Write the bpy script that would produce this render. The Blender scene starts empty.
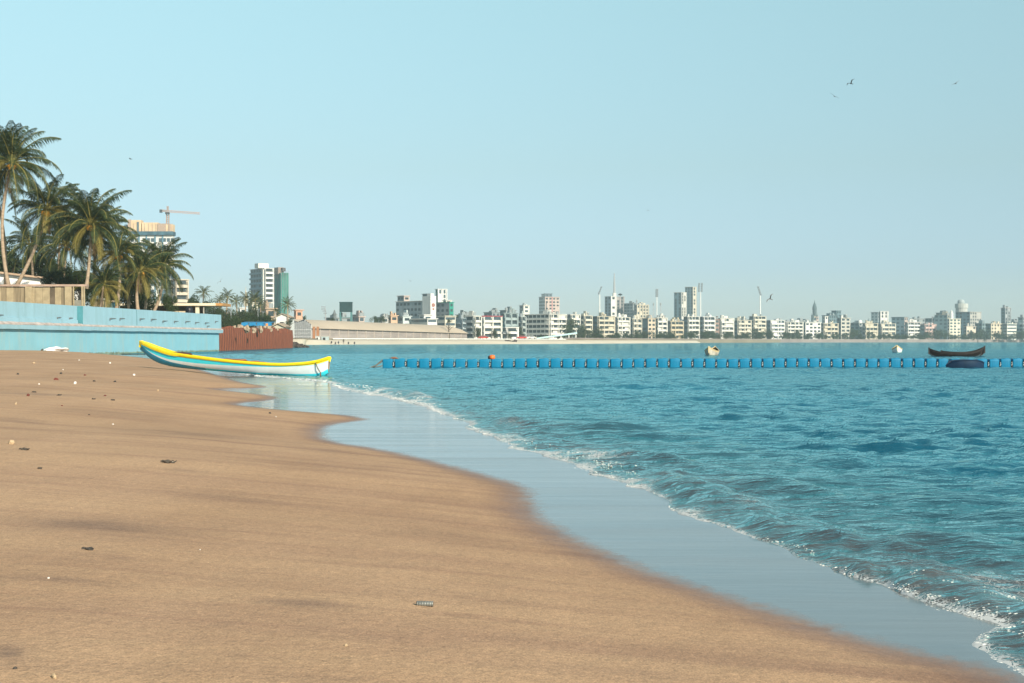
import bpy, math, random
import numpy as np
from mathutils import Vector, Matrix
random.seed(7); RNG = np.random.default_rng(7)
S = bpy.context.scene
COL = S.collection
F = 1422.2; H = 1.15; HY = 341.0
R = math.radians

def X(px, D): return (px-512.0)/F*D
def Z(py, D): return H+(HY-py)/F*D
def G(px, py, z=0.0):
    D = (H-z)*F/(py-HY); return (X(px, D), D)

# ------------------------------------------------------------ materials
MATS = {}
def nn(nt, t, **kw):
    n = nt.nodes.new(t)
    for k, v in kw.items(): setattr(n, k, v)
    return n
def mat(name, col, rough=.75, var=.18, scale=3.0, bump=.0, bscale=20., metal=0., spec=.3, stretch=(1, 1, 1), var2=0.):
    if name in MATS: return MATS[name]
    m = bpy.data.materials.new(name); m.use_nodes = True; nt = m.node_tree
    b = nt.nodes['Principled BSDF']; b.inputs['Roughness'].default_value = rough
    b.inputs['Metallic'].default_value = metal
    b.inputs['Specular IOR Level'].default_value = spec
    tc = nn(nt, 'ShaderNodeTexCoord'); mp = nn(nt, 'ShaderNodeMapping'); mp.inputs['Scale'].default_value = stretch
    nt.links.new(tc.outputs['Object'], mp.inputs['Vector'])
    no = nn(nt, 'ShaderNodeTexNoise'); no.inputs['Scale'].default_value = scale; no.inputs['Detail'].default_value = 6
    nt.links.new(mp.outputs[0], no.inputs['Vector'])
    rp = nn(nt, 'ShaderNodeValToRGB')
    c = np.array(col)
    lo = np.clip(c*(1-var), 0, 1); hi = np.clip(c*(1+var), 0, 1)
    rp.color_ramp.elements[0].position = .3; rp.color_ramp.elements[1].position = .7
    rp.color_ramp.elements[0].color = (*lo, 1); rp.color_ramp.elements[1].color = (*hi, 1)
    nt.links.new(no.outputs['Fac'], rp.inputs[0]); nt.links.new(rp.outputs[0], b.inputs['Base Color'])
    if bump:
        n2 = nn(nt, 'ShaderNodeTexNoise'); n2.inputs['Scale'].default_value = bscale; n2.inputs['Detail'].default_value = 5
        nt.links.new(mp.outputs[0], n2.inputs['Vector'])
        bp = nn(nt, 'ShaderNodeBump'); bp.inputs['Strength'].default_value = bump; bp.inputs['Distance'].default_value = .05
        nt.links.new(n2.outputs['Fac'], bp.inputs['Height']); nt.links.new(bp.outputs[0], b.inputs['Normal'])
    MATS[name] = m; return m

def wallpaint(name, col, dirt, sx=.5, amount=.6):
    """painted masonry with vertical rain streaks and worn patches"""
    m = mat(name, col, .8, .05, .7)
    nt = m.node_tree; b = nt.nodes['Principled BSDF']; src = b.inputs['Base Color'].links[0].from_socket
    tc = nn(nt, 'ShaderNodeTexCoord'); mp = nn(nt, 'ShaderNodeMapping'); mp.inputs['Scale'].default_value = (1.6, .9, .12)
    nt.links.new(tc.outputs['Object'], mp.inputs[0])
    n = nn(nt, 'ShaderNodeTexNoise'); n.inputs['Scale'].default_value = sx*3; n.inputs['Detail'].default_value = 8; n.inputs['Roughness'].default_value = .7
    nt.links.new(mp.outputs[0], n.inputs['Vector'])
    r = nn(nt, 'ShaderNodeValToRGB'); r.color_ramp.elements[0].position = .48; r.color_ramp.elements[1].position = .75
    r.color_ramp.elements[0].color = (0, 0, 0, 1); r.color_ramp.elements[1].color = (amount, amount, amount, 1)
    nt.links.new(n.outputs['Fac'], r.inputs[0])
    mx = nn(nt, 'ShaderNodeMix', data_type='RGBA'); mx.inputs[7].default_value = (*dirt, 1)
    nt.links.new(r.outputs[0], mx.inputs[0]); nt.links.new(src, mx.inputs[6]); nt.links.new(mx.outputs[2], b.inputs['Base Color'])
    return m

# ------------------------------------------------------------ mesh builder
class MB:
    def __init__(s): s.v = []; s.f = []; s.m = []
    def add(s, vs, fs, mi=0):
        o = len(s.v); s.v += [tuple(p) for p in vs]; s.f += [tuple(i+o for i in f) for f in fs]; s.m += [mi]*len(fs); return s
    def box(s, x0, x1, y0, y1, z0, z1, mi=0):
        return s.add([(x0,y0,z0),(x1,y0,z0),(x1,y1,z0),(x0,y1,z0),(x0,y0,z1),(x1,y0,z1),(x1,y1,z1),(x0,y1,z1)],
                     [(0,3,2,1),(4,5,6,7),(0,1,5,4),(1,2,6,5),(2,3,7,6),(3,0,4,7)], mi)
    def tube(s, pts, rad, n=8, mi=0, cap=True):
        pts = [Vector(p) for p in pts]; k = len(pts)
        if not hasattr(rad, '__len__'): rad = [rad]*k
        vs = []
        for i, p in enumerate(pts):
            d = (pts[min(i+1, k-1)]-pts[max(i-1, 0)]).normalized()
            a = d.cross(Vector((0, 0, 1)));
            if a.length < .05: a = d.cross(Vector((1, 0, 0)))
            a.normalize(); b = d.cross(a)
            for j in range(n):
                t = 2*math.pi*j/n; vs.append(p+a*math.cos(t)*rad[i]+b*math.sin(t)*rad[i])
        fs = [(i*n+j, i*n+(j+1)%n, (i+1)*n+(j+1)%n, (i+1)*n+j) for i in range(k-1) for j in range(n)]
        if cap: fs += [tuple(range(n))[::-1], tuple((k-1)*n+j for j in range(n))]
        return s.add(vs, fs, mi)
    def cyl(s, x, y, z0, z1, r, n=14, r2=None, mi=0): return s.tube([(x, y, z0), (x, y, z1)], [r, r if r2 is None else r2], n, mi)
    def lathe(s, x, y, prof, n=16, mi=0):
        vs = [(x+r*math.cos(2*math.pi*j/n), y+r*math.sin(2*math.pi*j/n), z) for r, z in prof for j in range(n)]
        fs = [(i*n+j, i*n+(j+1)%n, (i+1)*n+(j+1)%n, (i+1)*n+j) for i in range(len(prof)-1) for j in range(n)]
        return s.add(vs, fs, mi)
    def bar(s, a, b, w, h=None, mi=0):
        a = Vector(a); b = Vector(b); h = h or w; d = (b-a).normalized()
        u = d.cross(Vector((0, 0, 1)));
        if u.length < .05: u = Vector((1, 0, 0))
        u.normalize(); v = u.cross(d)
        vs = [p+u*sx*w/2+v*sz*h/2 for p in (a, b) for sx, sz in ((-1,-1),(1,-1),(1,1),(-1,1))]
        return s.add(vs, [(0,1,2,3)[::-1],(4,5,6,7),(0,1,5,4),(1,2,6,5),(2,3,7,6),(3,0,4,7)], mi)
    def mesh(s, name, mats, smooth=False):
        me = bpy.data.meshes.new(name); me.from_pydata(s.v, [], s.f)
        if not isinstance(mats, (list, tuple)): mats = [mats]
        for m in mats: me.materials.append(m)
        if len(mats) > 1: me.polygons.foreach_set('material_index', s.m)
        if smooth: me.polygons.foreach_set('use_smooth', [True]*len(me.polygons))
        me.update(); return me
    def build(s, name, mats, parent=None, smooth=False, loc=(0, 0, 0), rot=(0, 0, 0)):
        return link(name, s.mesh(name, mats, smooth), parent, loc, rot)
def link(name, me, parent=None, loc=(0, 0, 0), rot=(0, 0, 0), sc=None):
    o = bpy.data.objects.new(name, me); COL.objects.link(o); o.location = loc; o.rotation_euler = rot
    if sc is not None: o.scale = sc if hasattr(sc, '__len__') else (sc,)*3
    if parent: o.parent = parent
    return o
def empty(name, loc=(0, 0, 0), rz=0):
    o = bpy.data.objects.new(name, None); COL.objects.link(o); o.location = loc; o.rotation_euler = (0, 0, rz); o.empty_display_size = .5; return o
def tag(o, label=None, cat=None, group=None, kind=None):
    if label: o['label'] = label
    if cat: o['category'] = cat
    if group: o['group'] = group
    if kind: o['kind'] = kind
    return o
def grid_mesh(name, P, keep=None, attrs=None, smooth=True):
    """P: (rows, cols, 3)"""
    r, c, _ = P.shape; idx = np.arange(r*c).reshape(r, c)
    q = np.stack([idx[:-1,:-1], idx[:-1,1:], idx[1:,1:], idx[1:,:-1]], -1).reshape(-1, 4)
    if keep is not None: q = q[keep[q].all(1)]
    used = np.zeros(r*c, bool); used[q.ravel()] = True
    new = np.cumsum(used)-1; q = new[q]; V = P.reshape(-1, 3)[used]
    me = bpy.data.meshes.new(name); me.vertices.add(len(V)); me.vertices.foreach_set('co', V.astype(np.float32).ravel())
    me.loops.add(q.size); me.loops.foreach_set('vertex_index', q.astype(np.int32).ravel())
    me.polygons.add(len(q)); me.polygons.foreach_set('loop_start', (np.arange(len(q))*4).astype(np.int32))
    me.polygons.foreach_set('loop_total', np.full(len(q), 4, np.int32))
    me.polygons.foreach_set('use_smooth', np.full(len(q), smooth)); me.update(calc_edges=True)
    for k, a in (attrs or {}).items():
        at = me.attributes.new(k, 'FLOAT', 'POINT'); at.data.foreach_set('value', a.ravel()[used].astype(np.float32))
    return me

# ------------------------------------------------------------ value noise
def hash2(ix, iy, s):
    n = (ix*374761393+iy*668265263+s*1274126177) & 0xffffffff
    n = ((n ^ (n >> 13))*1274126177) & 0xffffffff
    return ((n ^ (n >> 16)) & 0xffff)/65535.0
def vnoise(x, y, s=0):
    x0 = np.floor(x).astype(np.int64); y0 = np.floor(y).astype(np.int64); fx = x-x0; fy = y-y0
    fx = fx*fx*(3-2*fx); fy = fy*fy*(3-2*fy)
    a = hash2(x0, y0, s); b = hash2(x0+1, y0, s); c = hash2(x0, y0+1, s); d = hash2(x0+1, y0+1, s)
    return (a*(1-fx)+b*fx)*(1-fy)+(c*(1-fx)+d*fx)*fy
def fbm(x, y, o=4, s=0):
    r = 0; a = .5
    for i in range(o): r = r+a*(vnoise(x, y, s+i)-.5); x = x*2.03+11.3; y = y*2.03+5.1; a *= .5
    return r

# ------------------------------------------------------------ shore curves (metres, on the ground)
PA = [G(*p) for p in [(1120,735),(1010,683),(960,668),(900,655),(840,637),(760,610),(700,592),(650,575),(600,555),(560,537),(533,518),(522,502),(524,490),
     (505,483),(470,473),(430,462),(380,450),(336,443.8),(315,437),(324,425),(345,422),(366,420),(350,416),(322,413.7),(290,411),(255,408),(228.5,404),(262,401),(277,398),
     (262,395),(235,392),(208,389),(250,388.6),(270,387),(240,383),(222,377)]]
PA = [(6.5, -8), (3.6, 1.0)] + PA + [(-14., 62.), (-20., 82.), (-26.9, 102.), (-33., 117.), (-60, 130)]
PB = [G(*p) for p in [(1075,708),(1021,675),(984,654),(971,640),(990,629),(1000,626),(993,621),(938,605),(897,590),(833,572),(790,558),(746,543),(724,533),(700,524),(683,518),(651,495),
     (628,486),(624,481),(596,474),(573,466),(540,456),(500,443),(484,434),(474,428),(455,420),(437,413),(425,405),(385,397),(343,390),(325,381),(300,379.5),(280,378),(245,375)]]
PB = [(9., -8), (4.6, 1.5)] + PB + [(-12.5, 62.), (-18.5, 82.), (-25.5, 102.), (-31., 118.), (-31, 200)]
def chaikin(p, n=2):
    for _ in range(n):
        q = [p[0]]
        for a, b in zip(p[:-1], p[1:]): q += [(a[0]*.75+b[0]*.25, a[1]*.75+b[1]*.25), (a[0]*.25+b[0]*.75, a[1]*.25+b[1]*.75)]
        q.append(p[-1]); p = q
    return np.array(p)
CA = chaikin(PA); CB = chaikin(PB)
def sdist(x, y, C):
    """signed distance to polyline travelling away from the camera; positive to its right (seaward)"""
    x = np.asarray(x, float); y = np.asarray(y, float); sh = x.shape; x = x.ravel(); y = y.ravel()
    best = np.full(x.shape, 1e18); sg = np.ones(x.shape)
    for (ax, ay), (bx, by) in zip(C[:-1], C[1:]):
        dx, dy = bx-ax, by-ay; L = dx*dx+dy*dy
        if L < 1e-12: continue
        t = np.clip(((x-ax)*dx+(y-ay)*dy)/L, 0, 1); ex = x-ax-t*dx; ey = y-ay-t*dy; d = ex*ex+ey*ey
        cr = dx*ey-dy*ex; m = d < best-1e-9
        best = np.where(m, d, best); sg = np.where(m, np.where(cr < 0, 1., -1.), sg)
    return (np.sqrt(best)*sg).reshape(sh)
def sand_z(x, y, sa=None, sb=None):
    x = np.asarray(x, float); y = np.asarray(y, float)
    if sa is None: sa = -sdist(x, y, CA); sb = sdist(x, y, CB)
    land = .6*(1-np.exp(-np.maximum(sa, 0)/5.0))
    und = fbm(x*.35+3, y*.10, 3, 5)*.09*np.clip(sa/3, 0, 1)
    z = land+und+fbm(x*3, y*1.2, 3, 9)*.012*np.clip(sa/.8, 0, 1)
    z = z+np.minimum(sa, 0)*.004-.045*np.maximum(sb, 0)**.9
    return np.maximum(z, -2.5)
def gz(x, y): return float(sand_z(np.array([x]), np.array([y]))[0])
EXPO=.58; HAZE=.0002
# ------------------------------------------------------------ world, sun, camera
SUN_AZ, SUN_EL = 146, 27            # degrees clockwise from the view direction; above the horizon
w = bpy.data.worlds.new("World"); S.world = w; w.use_nodes = True; nt = w.node_tree
bg = nt.nodes['Background']; sky = nn(nt, 'ShaderNodeTexSky', sky_type='NISHITA', sun_disc=False)
sky.sun_elevation = R(SUN_EL); sky.sun_rotation = R(SUN_AZ); sky.air_density = 1.0; sky.dust_density = .3; sky.ozone_density = 2.0; sky.altitude = 0
mx = nn(nt, 'ShaderNodeMix', data_type='RGBA', blend_type='MULTIPLY'); mx.inputs[0].default_value = 1; mx.inputs[7].default_value = (1.0, 1.0, 1.0, 1)
tcw = nn(nt, 'ShaderNodeTexCoord'); sx_ = nn(nt, 'ShaderNodeSeparateXYZ'); rw_ = nn(nt, 'ShaderNodeValToRGB'); nt.links.new(tcw.outputs['Generated'], sx_.inputs[0]); nt.links.new(sx_.outputs[2], rw_.inputs[0])
rw_.color_ramp.elements[0].position = 0; rw_.color_ramp.elements[0].color = (.38, .46, .63, 1); rw_.color_ramp.elements[1].position = .30; rw_.color_ramp.elements[1].color = (1.15, 1.19, .84, 1)
e_ = rw_.color_ramp.elements.new(.12); e_.color = (.615, .64, .585, 1); e_ = rw_.color_ramp.elements.new(.05); e_.color = (.42, .495, .63, 1)
nt.links.new(rw_.outputs[0], mx.inputs[7]); nt.links.new(sky.outputs[0], mx.inputs[6]); nt.links.new(mx.outputs[2], bg.inputs[0]); bg.inputs[1].default_value = .125
sl = bpy.data.lights.new('sun', 'SUN'); sl.energy = 4.7; sl.angle = R(.5); sl.color = (1, .88, .70)
so = link('sun', sl); az, el = R(SUN_AZ), R(SUN_EL)
sd = Vector((math.sin(az)*math.cos(el), math.cos(az)*math.cos(el), math.sin(el))); so.rotation_euler = sd.to_track_quat('Z', 'Y').to_euler()
cd = bpy.data.cameras.new('camera'); cam = link('camera', cd, None, (0, 0, H), (R(90), 0, 0)); cd.lens = 50; cd.sensor_width = 36
cd.shift_y = -.5/1024; cd.clip_start = .1; cd.clip_end = 8000; S.camera = cam
S.view_settings.view_transform = 'Standard'; S.view_settings.look = 'None'; S.view_settings.exposure = EXPO; S.view_settings.gamma = 1
S.cycles.volume_bounces = 1; S.cycles.max_bounces = 6; S.cycles.use_denoising = True
try: S.cycles.denoiser = 'OPENIMAGEDENOISE'
except Exception: pass

# haze
def haze():
    m = bpy.data.materials.new('haze'); m.use_nodes = True; nt = m.node_tree; nt.nodes.remove(nt.nodes['Principled BSDF'])
    v = nn(nt, 'ShaderNodeVolumePrincipled'); v.inputs['Color'].default_value = (.72, .88, .93, 1); v.inputs['Density'].default_value = HAZE; v.inputs['Anisotropy'].default_value = .1
    nt.links.new(v.outputs[0], nt.nodes['Material Output'].inputs['Volume'])
    b = MB(); b.box(-2700, 2700, -300, 3300, -6, 95); tag(b.build('haze', m), kind='stuff')
if HAZE: haze()

# ------------------------------------------------------------ sand
def sdB(x, y):
    x = np.asarray(x, float); y = np.asarray(y, float)
    return sdist(x, y, CB)+(.30*fbm(x*1.5, y*.9, 2, 200)+.16*np.abs(fbm(x*4.5, y*3.0, 2, 210))-.03)*np.clip(y/6, .5, 1.6)
def sand_material():
    m = bpy.data.materials.new('sand'); m.use_nodes = True; nt = m.node_tree; L = nt.links.new
    dry = nt.nodes['Principled BSDF']; out = nt.nodes['Material Output']
    geo = nn(nt, 'ShaderNodeNewGeometry')
    def noise(scale, stretch=(1, 1, 1), rot=0, det=6, ro=.55):
        mp = nn(nt, 'ShaderNodeMapping'); mp.inputs['Scale'].default_value = stretch; mp.inputs['Rotation'].default_value = (0, 0, rot)
        L(geo.outputs['Position'], mp.inputs[0]); n = nn(nt, 'ShaderNodeTexNoise'); n.inputs['Scale'].default_value = scale; n.inputs['Detail'].default_value = det; n.inputs['Roughness'].default_value = ro
        L(mp.outputs[0], n.inputs['Vector']); return n.outputs['Fac']
    def ramp(src, p0, p1, c0, c1):
        r = nn(nt, 'ShaderNodeValToRGB'); e = r.color_ramp.elements; e[0].position = p0; e[1].position = p1; e[0].color = (*c0, 1); e[1].color = (*c1, 1); L(src, r.inputs[0]); return r.outputs[0]
    def mix(f, a, b, mode='MIX'):
        x = nn(nt, 'ShaderNodeMix', data_type='RGBA', blend_type=mode)
        for s_, i in ((f, 0), (a, 6), (b, 7)):
            if hasattr(s_, 'links'): L(s_, x.inputs[i])
            elif isinstance(s_, (int, float)): x.inputs[i].default_value = s_
            else: x.inputs[i].default_value = (*s_, 1)
        return x.outputs[2]
    def math_(op, a, b=None, c=None, clamp=False):
        n = nn(nt, 'ShaderNodeMath', operation=op, use_clamp=clamp)
        for i, s_ in enumerate((a, b, c)):
            if s_ is None: continue
            if hasattr(s_, 'links'): L(s_, n.inputs[i])
            else: n.inputs[i].default_value = s_
        return n.outputs[0]
    def mr(v, a, b, c=0., d=1., smooth=True):
        n = nn(nt, 'ShaderNodeMapRange'); n.interpolation_type = 'SMOOTHSTEP' if smooth else 'LINEAR'
        L(v, n.inputs[0]); n.inputs[1].default_value = a; n.inputs[2].default_value = b; n.inputs[3].default_value = c; n.inputs[4].default_value = d; return n.outputs[0]
    at = nn(nt, 'ShaderNodeAttribute', attribute_name='sa'); sa = at.outputs['Fac']
    rot = R(-18)
    base = ramp(noise(.7, (1, .35, 1), rot), .3, .72, (.375, .238, .144), (.470, .308, .192))
    streak = ramp(noise(.8, (.22, 1.5, 1), R(14), 7, .62), .52, .72, (1, 1, 1), (.76, .73, .76))
    streak2 = ramp(noise(2.4, (.22, 2.0, 1), R(4), 7, .6), .52, .70, (1, 1, 1), (.84, .82, .85))
    far = ramp(noise(.9, (.12, 1.6, 1), R(6), 6, .65), .50, .66, (1, 1, 1), (.87, .85, .88))
    grain = ramp(noise(150, det=3), .3, .7, (.70, .70, .70), (1.30, 1.29, 1.26))
    grain2 = ramp(noise(34, det=4), .30, .70, (.86, .86, .86), (1.14, 1.13, 1.12))
    speck = ramp(noise(85, det=1), .74, .78, (1, 1, 1), (.45, .40, .38))
    speckl = ramp(noise(60, (1, 1, 1), 1.0, 1), .76, .80, (1, 1, 1), (1.7, 1.7, 1.65))
    c = base
    for k in (streak, streak2, far, grain, grain2, speck, speckl): c = mix(1.0, c, k, 'MULTIPLY')
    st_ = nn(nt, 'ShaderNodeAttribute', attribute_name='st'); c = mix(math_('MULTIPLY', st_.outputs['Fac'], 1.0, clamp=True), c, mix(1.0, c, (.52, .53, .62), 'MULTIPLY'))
    nz = noise(2.2, (1, .6, 1), rot, 5); nzf = noise(13, (1, .7, 1), 0, 6, .65)
    s1 = math_('ADD', sa, math_('MULTIPLY', math_('SUBTRACT', nz, .5), .16)); s1 = math_('ADD', s1, math_('MULTIPLY', math_('SUBTRACT', nzf, .5), .22))
    damp = mr(s1, .0, .38, 1, 0)
    damp2 = mr(s1, 0, 2.5, .22, 0)
    dark = mix(1.0, c, (.64, .59, .64), 'MULTIPLY')
    c = mix(damp2, c, mix(1.0, c, (.80, .77, .78), 'MULTIPLY'))
    cc = mix(damp, c, dark); L(cc, dry.inputs['Base Color'])
    dry.inputs['Specular IOR Level'].default_value = .25
    L(math_('SUBTRACT', .92, math_('MULTIPLY', damp, .45)), dry.inputs['Roughness'])
    h = math_('ADD', math_('MULTIPLY', noise(60, det=5), .5), math_('MULTIPLY', noise(7, (1, .5, 1), rot, 6), 1.2))
    bp = nn(nt, 'ShaderNodeBump'); bp.inputs['Distance'].default_value = .018; L(h, bp.inputs['Height'])
    L(math_('SUBTRACT', .5, math_('MULTIPLY', damp, .4)), bp.inputs['Strength']); L(bp.outputs[0], dry.inputs['Normal'])
    wet = nn(nt, 'ShaderNodeBsdfPrincipled'); wet.inputs['Roughness'].default_value = .13; wet.inputs['IOR'].default_value = 1.8
    wet.inputs['Specular Tint'].default_value = (.92, .98, 1, 1)
    wc = ramp(noise(1.5, (.25, 1.4, 1), R(10)), .38, .62, (.10, .108, .115), (.14, .14, .14)); L(wc, wet.inputs['Base Color']); wr = nn(nt, 'ShaderNodeMapRange'); L(noise(1.3, (.14, 1.6, 1), R(9), 5), wr.inputs[0]); wr.inputs[1].default_value = .35; wr.inputs[2].default_value = .68; wr.inputs[3].default_value = .05; wr.inputs[4].default_value = .19; L(wr.outputs[0], wet.inputs['Roughness'])
    b2 = nn(nt, 'ShaderNodeBump'); b2.inputs['Strength'].default_value = .3; b2.inputs['Distance'].default_value = .008; 
    L(math_('ADD', noise(5, (.25, 1.0, 1), R(8), 4), math_('MULTIPLY', noise(1.6, (.2, 1.4, 1), R(10), 3), 2.0)), b2.inputs['Height']); L(b2.outputs[0], wet.inputs['Normal'])
    film = mr(s1, -.16, .05, 1, 0)
    ms = nn(nt, 'ShaderNodeMixShader'); L(film, ms.inputs[0]); L(dry.outputs[0], ms.inputs[1]); L(wet.outputs[0], ms.inputs[2]); L(ms.outputs[0], out.inputs['Surface'])
    return m
def fan(oy, r0, r1, g, dmin, a0, a1, n):
    rs = [r0]
    while rs[-1] < r1: rs.append(rs[-1]+max(dmin, g*rs[-1]))
    r = np.array(rs)[:, None]; t = np.tan(np.radians(np.linspace(a0, a1, n)))[None]
    y = r+0*t+oy; x = r*t; return x, y
def wall_x(y): return -36.4+4.4*(y-101)/55
def build_sand():
    x, y = fan(-7, 4.5, 190, .007, .03, -54, 44, 620)
    sa = -sdist(x, y, CA); sb = sdB(x, y); z = sand_z(x, y, sa, sb)
    ok = (sb < 14) & (x > wall_x(y)-.5) & (x > -70)
    st = np.zeros(x.shape)
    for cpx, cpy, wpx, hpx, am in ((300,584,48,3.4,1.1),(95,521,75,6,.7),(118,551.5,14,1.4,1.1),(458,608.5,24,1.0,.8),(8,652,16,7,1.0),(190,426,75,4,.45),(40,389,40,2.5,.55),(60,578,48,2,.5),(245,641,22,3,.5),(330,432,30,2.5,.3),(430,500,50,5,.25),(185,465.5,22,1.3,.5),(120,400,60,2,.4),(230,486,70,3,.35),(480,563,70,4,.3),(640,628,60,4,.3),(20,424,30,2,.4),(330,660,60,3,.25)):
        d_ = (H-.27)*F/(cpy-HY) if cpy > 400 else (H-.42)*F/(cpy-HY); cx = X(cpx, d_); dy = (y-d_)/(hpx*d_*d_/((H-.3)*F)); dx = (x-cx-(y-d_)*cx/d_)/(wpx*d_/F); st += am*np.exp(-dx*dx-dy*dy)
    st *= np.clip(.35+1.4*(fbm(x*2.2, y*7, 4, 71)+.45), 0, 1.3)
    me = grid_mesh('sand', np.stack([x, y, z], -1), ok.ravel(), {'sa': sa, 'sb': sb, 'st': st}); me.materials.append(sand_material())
    tag(link('sand', me), kind='structure')
build_sand()

# ------------------------------------------------------------ sea
WAV = []
rw = np.random.default_rng(3)
for lam in np.geomspace(.14, 4.2, 64):
    th = rw.normal(R(-108), .55); k = 2*math.pi/lam
    WAV.append((k*math.cos(th), k*math.sin(th), rw.uniform(0, 6.28), .0064*lam**.80*(1.0 if lam < .5 else (.98 if lam < .9 else (.72 if lam < 1.5 else .13)))))
CREST = []
for pts, h in [([(470,421),(520,426),(600,431),(650,430),(684,432)], .085), ([(560,436),(620,438),(690,436)], .055), ([(600,455),(660,463),(700,468)], .06),
               ([(700,478),(760,486),(830,499)], .05), ([(805,459),(830,460),(852,464)], .045), ([(890,578),(940,590),(985,602),(1040,606)], .075), ([(860,500),(930,505),(1010,503)], .05),
                ([(380,378),(420,380),(470,378)], .05), ([(620,400),(680,402),(760,398)], .035),
               ([(640,470),(720,500),(800,528),(900,556)], .045), ([(350,386),(400,392),(440,403)], .08), ([(560,387),(640,390),(720,386)], .06), ([(870,540),(940,548),(1030,545)], .03)]:
    CREST.append((chaikin([G(*p) for p in pts]), h))
def sea_z(x, y, sb, detail=True):
    h = np.zeros_like(x)
    wx = x+1.1*fbm(x*.25, y*.25, 2, 31); wy = y+1.1*fbm(x*.25+9, y*.25, 2, 37)
    dist = np.sqrt(x*x+y*y)
    for kx, ky, ph, a in WAV:
        lam = 2*math.pi/math.hypot(kx, ky)
        fade = np.clip(1.6-dist*.0065/lam, 0, 1)          # drop waves the grid cannot carry
        s = np.sin(kx*wx+ky*wy+ph); h += a*fade*(s+.55*(s*s-.5))
    patch = .70+1.0*np.clip(fbm(x*.22, y*.13, 3, 55)+.35, 0, 1)
    sh = np.clip((sb-.1)/4.0, .0, 1)
    calm = .34+.66*sh
    h = h*patch*calm
    for C, hh in CREST:
        mk = (x > C[:, 0].min()-1.2) & (x < C[:, 0].max()+1.2) & (y > C[:, 1].min()-1.2) & (y < C[:, 1].max()+1.2)
        if not mk.any(): continue
        x_, y_ = x[mk], y[mk]; d = sdist(x_, y_, C); dd = np.where(d > 0, d/.34, d/.15)
        n = .45+1.1*np.clip(vnoise(x_*1.6+y_, y_*1.1, 77), 0, 1)
        ends = np.minimum(np.hypot(x_-C[0][0], y_-C[0][1]), np.hypot(x_-C[-1][0], y_-C[-1][1]))
        Lc = np.hypot(C[0][0]-C[-1][0], C[0][1]-C[-1][1])
        h[mk] += hh*n*np.exp(-dd*dd)*np.clip(ends/(Lc*.25), 0, 1)
    z = .018*(1-np.exp(-np.maximum(sb, 0)/.06))+.012*np.clip(sb/1.2, 0, 1)
    # rough little bore just behind the edge
    z = z+(fbm(x*7, y*7, 3, 61))*.07*np.exp(-((sb-.45)/.55)**2)
    z = z+h*np.clip(sb/.25, 0, 1)
    return np.where(sb < 0, sb*.5-.004*0, z)-.008
PATCH = []
for cpx, cpy, wpx, hpx, am in ((505,441,30,6,.9),(560,455,38,5,.8),(598,465,30,5,.85),(640,483,22,4,.5),(380,393,34,3,1),(418,402,20,4,.9),(1005,600,16,2.5,.7),(960,592,12,2,.4),(980,643,10,6,.7),(1003,662,12,6,.7),(304,380,24,1.3,.8),(452,377,9,1.2,.5),(690,512,20,5,.6),(998,624,9,3,.8)):
    cx, cy = G(cpx, cpy); PATCH.append((cx, cy, wpx*cy/F, hpx*cy*cy/(H*F), am, X(1, cy)-X(0, cy)))
def foam_amount(x, y, sb):
    n1 = vnoise(x*1.7+3, y*1.1, 101); n2 = fbm(x*5, y*5, 3, 103)+.5
    f = np.exp(-np.maximum(sb, 0)/(.036*np.maximum(1, np.hypot(x, y)/10)))*(.35+1.1*n1)
    f = f+.22*np.exp(-((sb-.5)/.28)**2)*np.clip(vnoise(x*1.1, y*.7, 107)*2.4-1.25, 0, 1)
    for cx, cy, sx, sy, am, _ in PATCH: f = f+am*.34*np.exp(-((x-cx)/sx)**2-((y-cy)/sy)**2)*np.clip(n2*3.2-1.0, 0, 1.2)
    return np.clip(f*(.25+1.3*n2), 0, .9)*(sb > -.02)
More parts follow.
